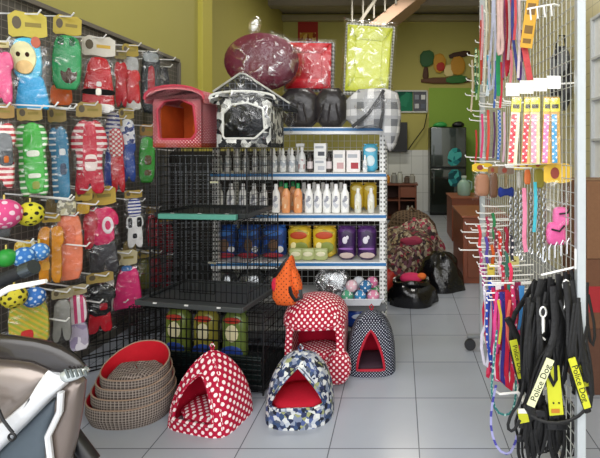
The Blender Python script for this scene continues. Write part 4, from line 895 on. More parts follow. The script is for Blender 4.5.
for i, (px, hgt, col, nm) in enumerate(((387, .16, '#c8862c', 'amber'), (394, .2, '#8a8d8c', 'grey glass'), (400, .22, '#a4a8a4', 'pale glass'), (407, .14, '#5c5048', 'brown'), (412, .18, '#9c9c98', 'clear'))):
    tag(MB().lathe([(.05, 0), (.06, .01), (.06, hgt*.75), (.035, hgt*.88), (.04, hgt)], n=14).build('jar', gloss(col), None, loc=(xf(px, Yk+.2), Yk+.2, s_[2]+.001)), nm+' jar on top of the reddish wooden cabinet', 'jar', 'jars on the wooden cabinet')
for i, px in enumerate((408, 412)):
    tag(MB().lathe([(.03, 0), (.035, .01), (.035, .14), (.018, .17), (.018, .2)], n=12).build('bottle', gloss('#c4c0ae'), None, loc=(xf(px, Yk+.15), Yk+.15, .05+.0135)), ('pale bottle inside the wooden cabinet, near its middle divider', 'pale bottle inside the wooden cabinet, near its outer side')[i], 'bottle', 'bottles in the wooden cabinet')
# sack and heaps
def heap(mb, c, a, b, h, seed, amp=.18, N=44, K=14, e=.6):
    rnd = random.Random(seed); ph = [rnd.uniform(0, 6.28) for _ in range(6)]; rows = []
    for k in range(K+1):
        u = k/K; r = max(math.cos(u*math.pi/2), 1e-3)**e; z = h*math.sin(u*math.pi/2)**.85
        rows.append([(c[0]+a*r*math.cos(w)*(1+amp*math.sin(3*w+ph[0]+4*u)+amp*.6*math.sin(7*w+ph[1]-6*u)+amp*.4*math.sin(11*w+ph[4]+9*u)), c[1]+b*r*math.sin(w)*(1+amp*math.sin(2*w+ph[2]+5*u)), c[2]+z*(1+amp*.8*math.sin(4*w+ph[3])*r+amp*.5*math.sin(9*w+ph[5])*r*r)) for w in [2*math.pi*j/N for j in range(N)]])
    return mb.grid([[(p[0], p[1], max(p[2], c[2]+.001)) for p in rows[0]]]+rows[1:], True)
t = thing('netting_sack', 'bulky brown netting sack on the floor before the cabinet', 'sack', (xf(411, 6.3), 6.5, 0))
heap(MB(), (0, 0, 0), .36, .35, .43, 3, .09).build('sack_body', plaid('#5c4a3c', '#3c3028', '#7a6654', .05, .3, .4), t)
MB().tube([(-.05, -.1, .41), (0, -.05, .48), (.06, -.06, .45)], .02, 6).build('tied_neck', plain('#6b5644', .8), t)
HP = patchy(['#6c5a48', '#8f8474', '#4a3028', '#8a2c40', '#b0a490', '#3a2c2c', '#6a4454', '#9c8c6c', '#2c2426'], 34)
t = thing('cloth_heap', 'heap of multicoloured patterned cloth goods on the floor by the black sacks', 'cloth heap', (xf(409, 5.1), 5.1, 0))
heap(MB(), (0, 0, 0), .36, .52, .42, 11, .14).build('heap', HP, t)
heap(MB(), (-.12, -.38, .0), .24, .25, .3, 12, .15).build('front_fold', HP, t); heap(MB(), (.12, .12, .0), .26, .3, .5, 13, .14).build('upper_fold', patchy(['#7a6a5c', '#a89c8c', '#5a3438', '#b03a58', '#c8bca8', '#3a3030'], 30), t)
MB().puff(ell(.02, .34, .13, .05, 12), .1, -.28, 0).build('pink_piece', plain('#9c3450', .8), t)
tag(heap(MB(), (0, 0, 0), .1, .1, .2, 21, .15).build('red_bag', plain('#b8281c', .35, 0, .2, .5, .5, 18), None, loc=(xf(386, 4.1), 4.12, 0)), 'small bright red plastic bag beside the steel post of the shelf', 'bag')
BK = plain('#0d0d10', .2, 0, .3, .6, .9, 16)
t = thing('black_sack', 'open black plastic sack with magenta cloth inside, nearer the shelf unit', 'sack', (.098, 3.85, 0), 0, 'black sacks on the floor')
heap(MB(), (0, 0, 0), .215, .18, .2, 31, .11).build('sack_body', BK, t)
MB().tube([(.145*math.cos(w), .10*math.sin(w)-.02, .188+.012*math.sin(3*w)) for w in [k*2*math.pi/20 for k in range(20)]], .022, 6, True).build('rolled_opening', BK, t)
MB().puff(ell(.0, .0, .1, .06, 12), .03, 0, 0).xform(Matrix.Translation((.0, -.02, .215)) @ Matrix.Rotation(R(-70), 4, 'X')).build('magenta_cloth', plain('#c8285c', .8), t)
MB().puff(ell(.06, .02, .04, .03, 12), .02, -.0, 0).xform(Matrix.Translation((.03, -.05, .225)) @ Matrix.Rotation(R(-60), 4, 'X')).build('orange_cloth', plain('#d86a2c', .8), t)
t = thing('black_sack', 'tall closed black plastic sack with pleats beside the brown wooden chest', 'sack', (.395, 4.25, 0), 0, 'black sacks on the floor')
heap(MB(), (0, 0, 0), .215, .17, .345, 35, .13, e=.85).build('sack_body', BK, t)
for k in range(7): MB().tube([(-.02+.008*k, -.02, .335), (-.07+.022*k, -.07, .25), (-.12+.035*k, -.115, .13)], .009, 6).build('pleat', BK, t)
# wooden chests on the right
BR2 = plain('#7a4028', .42, 0, .3, .45, .06, 9)
def chest(label, px0, Y, ztop, w_, d_):
    t = thing('wooden_chest', label, 'wooden chest', (xf(px0, Y)+w_/2, Y+d_/2, 0), 0, 'brown wooden chests')
    MB().box((0, 0, ztop/2), (w_, d_, ztop)).build('body', BR2, t, bevel=.006)
    MB().box((0, 0, ztop+.012), (w_+.03, d_+.03, .024)).build('top', plain('#8a4c30', .4, 0, .25, .4, .05, 9), t, bevel=.004)
    MB().box((0, -d_/2-.006, ztop*.72), (w_*.8, .012, ztop*.32)).build('drawer', plain('#84492e', .4, 0, .25, .4, .05, 9), t, bevel=.004)
    MB().box((0, -d_/2-.006, ztop*.3), (w_*.8, .012, ztop*.42)).build('door', plain('#74402a', .4, 0, .25, .4, .05, 9), t, bevel=.004)
    MB().tube([(-.08, -d_/2-.012, ztop*.72), (-.08, -d_/2-.03, ztop*.72), (.08, -d_/2-.03, ztop*.72), (.08, -d_/2-.012, ztop*.72)], .006, 6).build('handle', plain('#4a3a30', .4), t)
    return t
chest('brown wooden chest standing behind the other chest, under the pale jug', 452, 6.4, zf(199, 6.4), .56, .7)
chest('brown wooden chest standing nearest, behind the rack of leads', 463, 4.38, zf(218, 4.38), .46, .8)
t = thing('plastic_jug', 'translucent pale green plastic jug on the rear wooden chest', 'jug', (xf(464, 6.7), 6.7, zf(199, 6.4)+.025))
MB().lathe([(.09, 0), (.1, .02), (.1, .17), (.06, .22), (.035, .235), (.035, .27)], n=18).build('body', plain('#8fb0a4', .25), t)
MB().lathe([(.04, .268), (.04, .295)], n=14).build('cap', plain('#c4d4cc', .4), t)
MB().tube([(.05, -.02, .225), (.11, -.02, .2), (.115, -.02, .11), (.098, -.02, .08)], .014, 8).build('handle', plain('#8fb0a4', .25), t)
# cartons stacked at the right edge
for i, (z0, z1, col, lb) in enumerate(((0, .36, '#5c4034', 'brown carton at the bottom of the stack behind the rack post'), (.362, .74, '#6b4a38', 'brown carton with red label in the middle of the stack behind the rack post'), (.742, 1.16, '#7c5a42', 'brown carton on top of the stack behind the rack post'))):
    t = thing('cardboard_box', lb, 'cardboard box', (1.24, 2.56, z0), R(-2+2*i), 'cartons behind the rack post')
    MB().box((0, 0, (z1-z0)/2), (.48, .36, z1-z0)).build('carton', plain(col, .8, 0, .12, .2), t, bevel=.004)
    MB().box((0, 0, z1-z0+.0008), (.48, .05, .0016)).build('tape', plain('#9c8468', .4), t)
    if i == 1: MB().box((-.14, -.181, .16), (.16, .003, .14)).build('red_label', paper('#9c1f28'), t)
# ---------------------------------------------------------------- wire mesh rack of leads on the right
RN, RF = Vector((.655, 1.6, 0)), Vector((.545, 2.92, 0))
def pan(Y): return RN.x+(RF.x-RN.x)*(Y-RN.y)/(RF.y-RN.y)
rk = thing('mesh_rack', 'tall white wire mesh rack on wheels hung with leads, collars and harnesses', 'display rack', ((RN+RF)/2))
rl = rk.location; H_ = 2.75
MB().box(RN-rl+Vector((0, 0, .05+H_/2)), (.032, .03, H_)).build('post', plain('#b4babe', .35, .2, .05), rk, bevel=.003)
MB().box(RF-rl+Vector((0, 0, .05+H_/2)), (.032, .03, H_)).build('post', plain('#b4babe', .35, .2, .05), rk, bevel=.003)
gm = MB(); dd = RF-RN
for k in range(1, 36): p = RN+dd*(k/36)-rl; gm.tube([p+Vector((0, 0, .1)), p+Vector((0, 0, H_))], .0021, 4)
for k in range(54): z = .12+k*.05; gm.tube([RN-rl+Vector((0, 0, z)), RF-rl+Vector((0, 0, z))], .0021, 4)
gm.build('mesh_panel', plain('#b9bcb8', .45, .2, .05), rk)
for z in (.1, H_): MB().tube([RN-rl+Vector((0, 0, z)), RF-rl+Vector((0, 0, z))], .012, 8).build('cross_bar', WIREW, rk)
for P_ in (RN, RF):
    f = MB().tube([P_-rl+Vector((-.10, 0, .095)), P_-rl+Vector((.19, 0, .095))], .015, 8).build('foot', plain('#8c8f92', .4, .5), rk)
    for dx in (-.08, .16): MB().lathe([(.012, -.012), (.036, -.012), (.038, 0), (.036, .012), (.012, .012)], n=16).xform(Matrix.Translation(P_-rl+Vector((dx, 0, .039))) @ Matrix.Rotation(R(90), 4, 'X')).build('wheel', plain('#2c2d30', .5), f)
def prong(px, py, Y, tip=.012):
    e = at(px, py, Y); b = Vector((pan(Y+.04), Y+.04, e.z-.004))
    MB().tube([p-rl for p in (b, b.lerp(e, .6)+Vector((0, 0, -.003)), e, e+Vector((-.006, -.004, tip)))], .0034, 5).build('prong', WIREW, rk)
def strap(name, label, cat, pts, Y, w_, mt, group=None, clasp=None, closed=False, round_=False, dY=0):
    P_ = [at(p[0], p[1], p[2] if len(p) > 2 else Y+dY*i) for i, p in enumerate(pts)]
    # smooth the polyline
    if len(P_) > 2:
        q = []
        n = len(P_)
        rng = range(n) if closed else range(n-1)
        if not closed: q.append(P_[0])
        for i in rng:
            a, b = P_[i], P_[(i+1) % n]; q += [a.lerp(b, .25), a.lerp(b, .75)]
        if not closed: q.append(P_[-1])
        P_ = q
    o = min(P_, key=lambda p: p.z); t = thing(name, label, cat, o, 0, group)
    MB().tube([p-o for p in P_], w_, 8 if round_ else 6, closed, None if round_ else .0022).build('strap' if not round_ else 'rope', mt, t)
    if clasp:
        c = at(*clasp, Y)-o
        MB().tube([c+Vector((.009*math.cos(a), -.004, .016*math.sin(a))) for a in [k*math.pi/6 for k in range(12)]], .0028, 6, True).build('snap_hook', STEEL, t)
        MB().lathe([(.005, 0), (.005, .018), (.003, .022)], c+Vector((0, -.004, .016)), 8).build('swivel', STEEL, t)
    return t
LG = 'leads on the mesh rack'
ROPE = lambda a, b: stripes(a, b, .012, .5, 2)
top = [  # px points, Y, half width, colour, label
    ([(486, -6), (487, 30), (485, 62), (484, 92)], 2.5, .006, cl('#d8d6c4'), 'cream cord lead, outermost of the upper leads', True),
    ([(481, 20), (480, 50), (481, 96), (483, 30)], 2.6, .006, cl('#b8483c'), 'rust red lead hanging beside the cream cord lead', False),
    ([(476, 48), (475, 70), (477, 110), (479, 55)], 2.7, .007, patchy(['#3c7a54', '#c8d8b0', '#2c5c40'], 60), 'green patterned collar strip at the far end of the rack', False),
    ([(493, -6), (492, 40), (488, 70), (491, 98), (496, 60), (494, -6)], 2.3, .007, cl('#b4b8cc'), 'pale lavender lead left of the pink rope', False),
    ([(498, -6), (499, 30), (498, 50), (500, 56), (503, 48), (501, 25), (502, -6)], 2.05, .009, cl('#cbaea6'), 'thick dusty pink rope lead ending in a loop over the green lead', True),
    ([(499, 40), (498, 70), (499, 96)], 2.15, .013, cl('#2f8a5a'), 'wide green lead below the dusty pink rope', False),
    ([(506, -6), (508, 30), (506, 60), (507, 82), (511, 40), (510, -6)], 2.1, .007, cl('#b02c3a'), 'red lead right of the dusty pink rope', False),
    ([(513, -6), (512, 30), (516, 60), (519, 80)], 2.05, .008, cl('#4a5090'), 'indigo lead between two red leads', False),
    ([(517, -6), (516, 30), (522, 64), (524, 80)], 2.0, .006, cl('#a8a4b4'), 'grey lilac lead beside the indigo lead', False),
    ([(523, 40), (526, 56), (530, 80)], 1.95, .016, cl('#cc5458'), 'coral red lead under the yellow hanging card', False),
    ([(488, 55), (490, 70), (487, 96)], 2.35, .010, patchy(['#4ab0c4', '#d8e4ea', '#7c88c4'], 40), 'turquoise and white patterned lead near the cream cord lead', False),
    ([(503, 0), (505, 40), (503, 80)], 2.2, .005, cl('#7a5a48'), 'thin brown lead between the pink rope and the red lead', False),
]
for pts, Y, w_, mt, lb, rd in top: strap('pet_lead', lb, 'lead', pts, Y, w_, mt, LG, None, False, rd)
extra_top = [(472, 60, 112, 2.75, '#c8b8a0', 'beige'), (479, 50, 100, 2.6, '#7c9a5c', 'moss green'), (482, 5, 60, 2.55, '#d8a0a8', 'blush'), (489, 0, 50, 2.35, '#a89878', 'khaki'), (495, 60, 108, 2.3, '#4c6ab0', 'cornflower blue'), (501, 62, 108, 2.15, '#c8384c', 'cherry red'), (504, -6, 78, 2.1, '#8a4a6c', 'mulberry'), (511, 50, 86, 2.05, '#d07c84', 'rose pink'), (519, -6, 78, 1.98, '#d8ccd0', 'off-white'), (521, 30, 82, 2.0, '#5c3c7c', 'deep violet'), (509, 0, 60, 2.06, '#b8a8a4', 'taupe'), (515, -6, 40, 1.95, '#c04c50', 'brick pink')]
for px, a, b, Y, c_, nm in extra_top: strap('pet_lead', nm+' flat lead among the upper leads of the mesh rack', 'lead', [(px, a), (px+1, (a+b)/2), (px-1, b)], Y, .0065, cl(c_), LG)
for px, py, Y in ((470, 66, 2.75), (476, 42, 2.7), (480, 28, 2.6), (485, 12, 2.5), (468, 55, 2.8), (467, 80, 2.8), (472, 92, 2.7), (466, 95, 2.8), (468, 110, 2.8), (474, 116, 2.7), (480, 103, 2.55), (490, -3, 2.3), (498, -3, 2.1), (508, -3, 2.0), (470, 120, 2.7), (478, 84, 2.6)): prong(px, py, Y)
# yellow card
t = thing('hanging_card', 'yellow printed hanging card above the coral red lead', 'card', at(527, 48, 1.92), R(-8), None); t.rotation_euler.y = R(8)
MB().box((-.005, 0, .13), (.052, .003, .26)).build('card', paper('#d8a42c'), t)
for z, h_ in ((.03, .02), (.08, .035), (.17, .05)): MB().box((-.005, -.002, z), (.034, .002, h_)).build('printed_band', paper('#7c5a1c'), t)
# waterfall bar with price plates and collar packs
def bar(px0, px1, py0, py1, Y):
    a, b = at(px0, py0, Y), at(px1, py1, Y)
    return MB().tube([a-rl, b-rl, Vector((pan(Y+.02), Y+.02, b.z))-rl], .0038, 6).build('bar', WIREW, rk)
bb = bar(505, 574, 87, 83, 1.72)
MB().box(at(576.5, 82, 1.66)-rl, (.016, .012, .09)).build('bar_bracket', WIREW, bb, bevel=.003)
for k in range(4):
    x0 = 506+k*13.8; c = at(x0+6.6, 89.5-k*2.4, 1.70)-rl
    MB().box(c, (.051, .004, .05)).build('price_plate', plain('#f4f4f2', .4, 0, .03), bb)
packs = [(512, '#d42c3c', '#f0e4c0', 'red'), (525.5, '#c81f34', '#e8c878', 'deep red'), (535, '#e890a8', '#d8d49c', 'pale pink'), (546, '#e07cb0', '#e8b84c', 'candy pink'), (556, '#3f9ac8', '#d8a84c', 'sky blue')]
for i, (px, c1, c2, nm) in enumerate(packs):
    Y = 1.70+.012*(i % 2); p = at(px, 164, Y); h_ = (164-97)*Y/FP; w_ = 9*Y/FP
    t = thing('collar_pack', nm+' collar in a long clear pack with yellow top on the price plate bar', 'collar', p, R(-4), 'collar packs under the price plates'); t.rotation_euler.y = R((4, 3, 0, 2, -1)[i])
    MB().box((0, .002, h_/2), (w_, .002, h_)).build('backing_card', paper(c2), t)
    MB().box((0, -.001, h_*.88), (w_*1.05, .004, h_*.2)).build('header_card', paper('#d9cf3c'), t)
    MB().box((0, -.004, h_*.86), (w_*.7, .002, h_*.06)).build('printed_band', paper('#3a3420'), t)
    MB().tube([(-w_*.18, -.006, h_*.02), (-w_*.2, -.008, h_*.4), (-w_*.15, -.006, h_*.74)], .011, 6, r2=.004).build('collar', dots(c1, '#f4f0ec', .026, .15), t)
    MB().puff(rect(-w_*.6, -.004, w_*.6, h_*1.02), .013, -.002, 0).build('clear_pack', film('pack_film', .14), t)
# second rank of collars further along
mids = [(482, 114, 158, 2.45, .007, cl('#d8487a'), 'pink collar strip left of the coral collar strip'), (488, 110, 160, 2.4, .008, cl('#d85448'), 'coral red collar strip behind the collar packs'), (494, 112, 158, 2.3, .006, cl('#5a3a5c'), 'dark plum collar strip between coral and blue ones'),
        (499, 110, 160, 2.2, .008, dots('#3a6ab8', '#d0d8ec', .02, .2), 'blue dotted collar strip near the red collar pack'), (504, 112, 162, 2.1, .006, cl('#c8a8b8'), 'pale mauve collar strip next to the red collar pack'), (476, 130, 165, 2.6, .006, cl('#b83a3c'), 'brick red collar strip at the far end of the middle hooks')]
for px, a, b, Y, w_, mt, lb in mids: strap('pet_collar', lb, 'collar', [(px, a), (px+1, (a+b)/2), (px-1, b)], Y, w_, mt, 'collar strips on the middle hooks')
for px, py, Y in ((466, 157, 2.6), (471, 161, 2.5), (476, 165, 2.4), (484, 168, 2.2), (496, 165, 2.0), (506, 167, 1.85), (480, 106, 2.4), (488, 104, 2.3), (496, 102, 2.15), (504, 101, 2.0)): prong(px, py, Y)
MB().tube([at(505, 165, 1.82)-rl, at(560, 163, 1.82)-rl, Vector((pan(1.84), 1.84, zf(163, 1.82)))-rl], .004, 6).build('bar', WIREW, rk)
# carded packs row
def card(label, px0, px1, py0, py1, Y, hc, parts, yaw=0, name='carded_pack', cat='pet accessory', bag=True, grp='carded packs below the collar packs'):
    w_ = (px1-px0)*Y/FP; h_ = (py1-py0)*Y/FP; t = thing(name, label, cat, at((px0+px1)/2, py1, Y), R(yaw), grp)
    o = MB().prism(fit(HEADER, -w_/2, h_*.76, w_/2, h_), -.002, .002).build('header_card', paper(hc), t)
    MB().prism(ell(-w_*.1, h_*.88, w_*.16, h_*.07, 12), -.0035, -.001).build('printed_emblem', paper('#8a3a2c'), o)
    for (nm, out, bx, mt, th) in parts: MB().puff(fit(out, (bx[0]-.5)*w_, bx[1]*h_, (bx[2]-.5)*w_, bx[3]*h_), th, 0, 1).build(nm, mt, t)
    if bag: MB().puff(rect(-.5*w_, 0, .5*w_, h_*.84), .022, 0, 0).build('clear_bag', FILM, t)
    return t
card('tan squeaky toy in clear bag with yellow card over the far hooks', 472, 492, 163, 200, 2.3, '#d8b428', [('toy', TUBE, (.1, .1, .9, .72), plain('#a8785c', .6), .03)])
card('brown toy in clear bag between the tan toy and blue bows', 488, 499, 166, 198, 2.2, '#8a6a3c', [('toy', TUBE, (.1, 0, .9, .8), plain('#6b4a34', .6), .025)])
card('pair of navy blue bows on a card beside the brown toy', 498, 514, 166, 202, 2.1, '#7a6a5c', [('bow', [(-.5, 0), (0, .3), (.5, 0), (.5, 1), (0, .7), (-.5, 1)], (.0, .1, 1, .45), cl('#24347c'), .015), ('cord', TUBE, (.4, .4, .6, .8), cl('#8a7a5c'), .01)], bag=False)
card('yellow card with red emblem holding a steel chain', 514, 524, 164, 188, 1.95, '#e0c428', [('holder', TUBE, (.3, 0, .7, .7), cl('#b8b8b0'), .006)], bag=False)
card('yellow card with round picture beside the red emblem card', 523, 532, 162, 187, 1.9, '#d8b83c', [('picture', TUBE, (.1, .1, .9, .7), paper('#d8743c'), .004)], bag=False)
card('olive printed card with chain behind the pink pet shirt', 532, 546, 162, 188, 1.86, '#b0a434', [('holder', TUBE, (.1, 0, .9, .75), paper('#8c8430'), .005)], bag=False)
t = card('pink pet shirt folded in a clear bag with yellow header card', 544, 571, 163, 247, 1.75, '#d8b030', [('lower_fold', TUBE, (.06, .02, .82, .30), cl('#dd5f9c'), .022), ('upper_fold', TUBE, (.3, .24, .92, .48), cl('#e06ca6'), .02)], -5, 'pet_shirt_pack', 'pet shirt', grp='carded packs below the collar packs')
MB().tube([(-.03, -.026, .075), (.0, -.03, .068), (.02, -.026, .09)], .004, 6).build('dark_trim', BLACK, t); MB().tube([(.0, -.026, .135), (.03, -.03, .14), (.045, -.022, .16)], .004, 6).build('dark_trim', BLACK, t)
# chains and straps
def chain(label, px, y0, y1, Y, r=.0075):
    a, b = at(px, y1, Y), at(px, y0, Y); t = thing('chain_lead', label, 'chain lead', a, 0, 'steel chain leads'); n = int((b.z-a.z)/.017); mb = MB()
    for k in range(n):
        z = k*.017+.01; q = []
        for j in range(8):
            w = 2*math.pi*j/8; u_, v_ = r*math.cos(w), .0125*math.sin(w); q.append((u_ if k % 2 else u_*.35, u_*.35 if k % 2 else u_, z+v_))
        mb.tube(q, .0026, 5, True)
    mb.build('links', plain('#9fa2a4', .3, .85, .1), t)
    MB().tube([(.008*math.cos(w), 0, -.012+.014*math.sin(w)) for w in [k*math.pi/5 for k in range(10)]], .003, 6, True).build('snap_hook', STEEL, t); return t
for i, (px, a, b, Y) in enumerate(((511, 196, 246, 2.0), (516, 190, 250, 1.95), (521, 190, 254, 1.92), (531, 188, 248, 1.9), (539, 188, 252, 1.88), (544, 190, 256, 1.84))):
    chain(('steel chain lead nearest the navy bows', 'steel chain lead under the red emblem card', 'steel chain lead touching the pink strap', 'steel chain lead between pink and cyan straps', 'steel chain lead right of the cyan strap', 'steel chain lead beside the pink pet shirt')[i], px, a, b, Y)
strap('pet_lead', 'soft pink strap hanging among the steel chains', 'lead', [(524, 188), (525, 215), (524, 240), (526, 252)], 1.86, .010, cl('#d8809c'), LG)
strap('pet_lead', 'cyan strap hanging among the steel chains', 'lead', [(535, 182), (536, 205), (534, 232)], 1.84, .008, cl('#4ab4c4'), LG)
# prong ranks with small collars
pr = [(483, 206, 2.3), (477, 213, 2.4), (479, 219, 2.35), (462, 232, 2.6), (466, 238, 2.5), (460, 250, 2.55), (474, 257, 2.35), (478, 264, 2.25), (470, 243, 2.45), (481, 272, 2.15), (480, 268, 2.2), (484, 281, 2.05), (486, 290, 2.0), (490, 297, 1.95), (466, 224, 2.5), (472, 230, 2.45), (497, 262, 2.1), (505, 252, 2.05), (482, 276, 2.0), (484, 285, 1.95), (486, 293, 1.92), (488, 300, 1.9), (492, 283, 1.88), (490, 266, 2.0), (478, 247, 2.2), (484, 256, 2.1), (476, 226, 2.35), (488, 220, 2.2)]
for px, py, Y in pr: prong(px, py, Y)
small = [(480, 238, '#c83c44', 'red'), (488, 230, '#a82c50', 'wine'), (494, 226, '#2f7a4c', 'green'), (500, 244, '#c8342c', 'scarlet'), (507, 240, '#8a2436', 'maroon'), (512, 248, '#2a2a34', 'black'), (487, 250, '#5a4a9c', 'violet'), (481, 262, '#c84c7c', 'rose'), (493, 258, '#d8642c', 'orange'), (500, 262, '#c8a8b4', 'dusty pink'),
         (507, 264, '#3c6a5c', 'dark teal'), (484, 278, '#a83c8a', 'purple'), (490, 276, '#34407c', 'navy'), (503, 278, '#c83850', 'cherry'), (511, 276, '#d83c5c', 'crimson'), (496, 240, '#7a3040', 'burgundy')]
for i, (px, py, c_, nm) in enumerate(small):
    Y = 2.25-.012*(px-480)
    strap('pet_collar', nm+' small pet collar hanging between the crowded white prongs', 'collar', [(px-1.5, py-13), (px+.8, py-4), (px-.8, py+5), (px+.5, py+13)], Y+.03*(i % 3), .0085, dots(c_, '#e8dcd8', .03, .16) if i % 2 else cl(c_), 'small collars between the prongs')
for px, py, nm in ((491, 270, 'mustard card on the lower prongs nearer the chest'), (514, 262, 'pale yellow card on the lower prongs nearer the harnesses'), (505, 268, 'dark green card between the two yellow cards')):
    c_ = {'m': '#c8b444', 'p': '#d8cc84', 'd': '#3c6a54'}[nm[0]]; t = thing('price_card', nm, 'card', at(px, py+5, 2.08), R(-6), 'small cards on the lower prongs')
    MB().box((0, 0, .026), (.046 if nm[0] == 'p' else .034, .003, .052)).build('card', paper(c_), t); MB().box((0, -.002, .03), (.02, .001, .008)).build('printed_band', paper('#7a6a2c'), t)
# bar of harnesses
hb = bar(541, 575, 275, 267, 1.62); MB().box(at(577, 259, 1.6)-rl, (.018, .012, .075)).build('bar_bracket', WIREW, hb, bevel=.003)
for k in range(5): MB().tube([at(543+6*k, 262-2*k, 1.66)-rl, at(543+6*k, 250-2*k, 1.66)-rl, at(545+6*k, 246-2*k, 1.66)-rl, at(547+6*k, 250-2*k, 1.66)-rl], .003, 5).build('ring', STEEL, hb)
b2 = bar(527, 554, 9, 4, 1.75)
for k in range(4): MB().tube([at(530+7*k, 8-1.3*k, 1.75)-rl, at(531+7*k, 20-1.3*k, 1.74)-rl], .003, 5).build('pin', WIREW, b2)
t = thing('hanging_bag', 'charcoal patterned bag hanging on the tiled right wall behind the mesh', 'bag', at(561, 112, 4.4))
MB().puff([(-.1, 0), (.1, .02), (.115, .45), (.06, .66), (-.05, .66), (-.12, .5)], .05, 0, 1).build('body', patchy(['#3a3a3c', '#55565a', '#232325', '#77787c', '#2c2c30'], 12), t)
MB().tube([(-.05, 0, .64), (-.03, -.01, .76), (.03, -.01, .76), (.05, 0, .64)], .01, 6).build('strap', BLACK, t)
# coloured leads in a bunch
bun = [([(484, 286), (487, 320), (480, 340), (486, 372), (489, 352), (492, 300)], '#c8c4d0', 'white edged lead at the outer side of the coloured bunch', .007, 1.98),
       ([(488, 290), (486, 330), (492, 372), (497, 330), (492, 290)], '#2c4aa4', 'royal blue lead in the coloured bunch, nearest the aisle', .008, 1.96),
       ([(493, 290), (500, 330), (496, 376), (503, 384), (505, 340), (498, 290)], '#c82a48', 'crimson lead with long loop in the coloured bunch', .009, 1.94),
       ([(497, 292), (494, 330), (498, 362), (500, 300)], '#d84c8c', 'hot pink lead in the coloured bunch', .008, 1.9),
       ([(501, 292), (505, 330), (501, 378), (506, 388), (509, 340), (505, 292)], '#3a3484', 'indigo lead in the coloured bunch', .009, 1.9),
       ([(507, 290), (508, 330), (506, 384), (512, 392), (513, 340), (510, 292)], '#b8243c', 'dark red lead with the lowest loop in the coloured bunch', .010, 1.87),
       ([(512, 285), (516, 320), (512, 360), (518, 380), (520, 330)], '#c83a68', 'raspberry lead in the coloured bunch beside the harnesses', .009, 1.84),
       ([(498, 300), (502, 320), (499, 344)], '#c8b03c', 'short yellow lead in the coloured bunch', .006, 1.86),
       ([(489, 300), (493, 330), (488, 350), (494, 380), (499, 372)], '#6a2c74', 'purple lead in the coloured bunch', .008, 2.0),
       ([(510, 300), (506, 330), (513, 356)], '#d86a5c', 'salmon lead in the coloured bunch', .007, 1.82),
       ([(516, 300), (511, 330), (517, 372), (521, 340)], '#28346c', 'dark navy lead in the coloured bunch beside the harnesses', .009, 1.88)]
rb_ = random.Random(5)
for k, (c_, nm) in enumerate((('#d04060', 'watermelon'), ('#3450b0', 'cobalt'), ('#b82c6c', 'fuchsia'), ('#e0d8dc', 'white'), ('#9c2c3c', 'garnet'), ('#5c3c9c', 'amethyst'), ('#2c7c6c', 'jade'), ('#d8583c', 'tomato'), ('#7c2444', 'claret'), ('#4484c0', 'azure'), ('#c02848', 'ruby'), ('#38388c', 'sapphire'), ('#d85890', 'orchid'), ('#7c3c8c', 'grape'), ('#b83030', 'brick'), ('#3c9c8c', 'turquoise'), ('#e07898', 'flamingo'), ('#2c2c54', 'midnight'))):
    x = 485+(k*3.9 if k < 10 else (k-10)*4.6+2); y0 = 286+rb_.uniform(-4, 8); y1 = rb_.uniform(350, 388)
    bun.append(([(x, y0), (x+rb_.uniform(-5, 5), y0+25), (x+rb_.uniform(-6, 6), y1-22), (x+rb_.uniform(-3, 3), y1), (x+5, y1-18), (x+rb_.uniform(0, 7), y0+35), (x+3, y0)], c_, nm+' looped lead in the coloured bunch', .0075, 2.0-.017*k if k < 10 else 2.03-.02*(k-10)))
for pts, c_, lb, w_, Y in bun: strap('pet_lead', lb, 'lead', pts, Y, w_, dots(c_, '#e4dce0', .035, .14) if len(pts) == 5 else cl(c_), 'bunch of coloured leads', None, False)
strap('pet_lead', 'thin teal lead dropping in a low loop beneath the bunch', 'lead', [(497, 330), (493, 370), (491, 392), (496, 412), (508, 416), (515, 406), (516, 380)], 1.86, .005, dots('#2f7a78', '#a8d0c8', .025, .2), LG)
strap('pet_lead', 'long blue and lavender lead making the lowest loop near the floor', 'lead', [(496, 385), (491, 410), (491, 432), (498, 450), (509, 455), (515, 444), (517, 434)], 1.84, .0055, stripes('#4a48a4', '#a8a8d8', .06, .6), LG)
MB().tube([at(492, 389, 1.9)-rl, at(500, 394, 1.85)-rl, at(522, 392, 1.82)-rl, Vector((pan(1.85), 1.85, zf(392, 1.82)))-rl], .005, 6).build('bar', WIREW, rk)
# black harnesses
WEB = plain('#0e0e10', .55, 0, .2, .4, .3, 70); YLW = plain('#c2c42c', .5, 0, .04); WYL = plain('#d4d6ac', .5, 0, .03); INK = plain('#15150f', .6)
HG = 'black dog harnesses on the lowest bar'
def web(t, pts, w_, closed=False, nm='strap', th=.003):
    w_ *= .50
    P_ = [at(*p)-t.location for p in pts]; n = len(P_); q = [] if closed else [P_[0]]
    for i in (range(n) if closed else range(n-1)): a, b = P_[i], P_[(i+1) % n]; q += [a.lerp(b, .25), a.lerp(b, .75)]
    if not closed: q.append(P_[-1])
    return MB().tube(q, w_, 8, closed, th).build(nm, WEB, t)
hr = random.Random(9)
def fringe(t, x0, x1, y0, y1, Y, n):
    """extra thin webbing of the same harness"""
    for k in range(n):
        a = x0+(x1-x0)*hr.random(); b = a+hr.uniform(-9, 9); m_ = (y0+y1)/2+hr.uniform(-15, 15)
        web(t, [(a, y0+hr.uniform(-4, 8), Y), (a+hr.uniform(-7, 7), m_, Y-.01), (b, y1+hr.uniform(-14, 6), Y), (b+4, y1-18, Y+.006), (a+hr.uniform(-2, 9), m_-20, Y+.012)], .011+.006*hr.random())
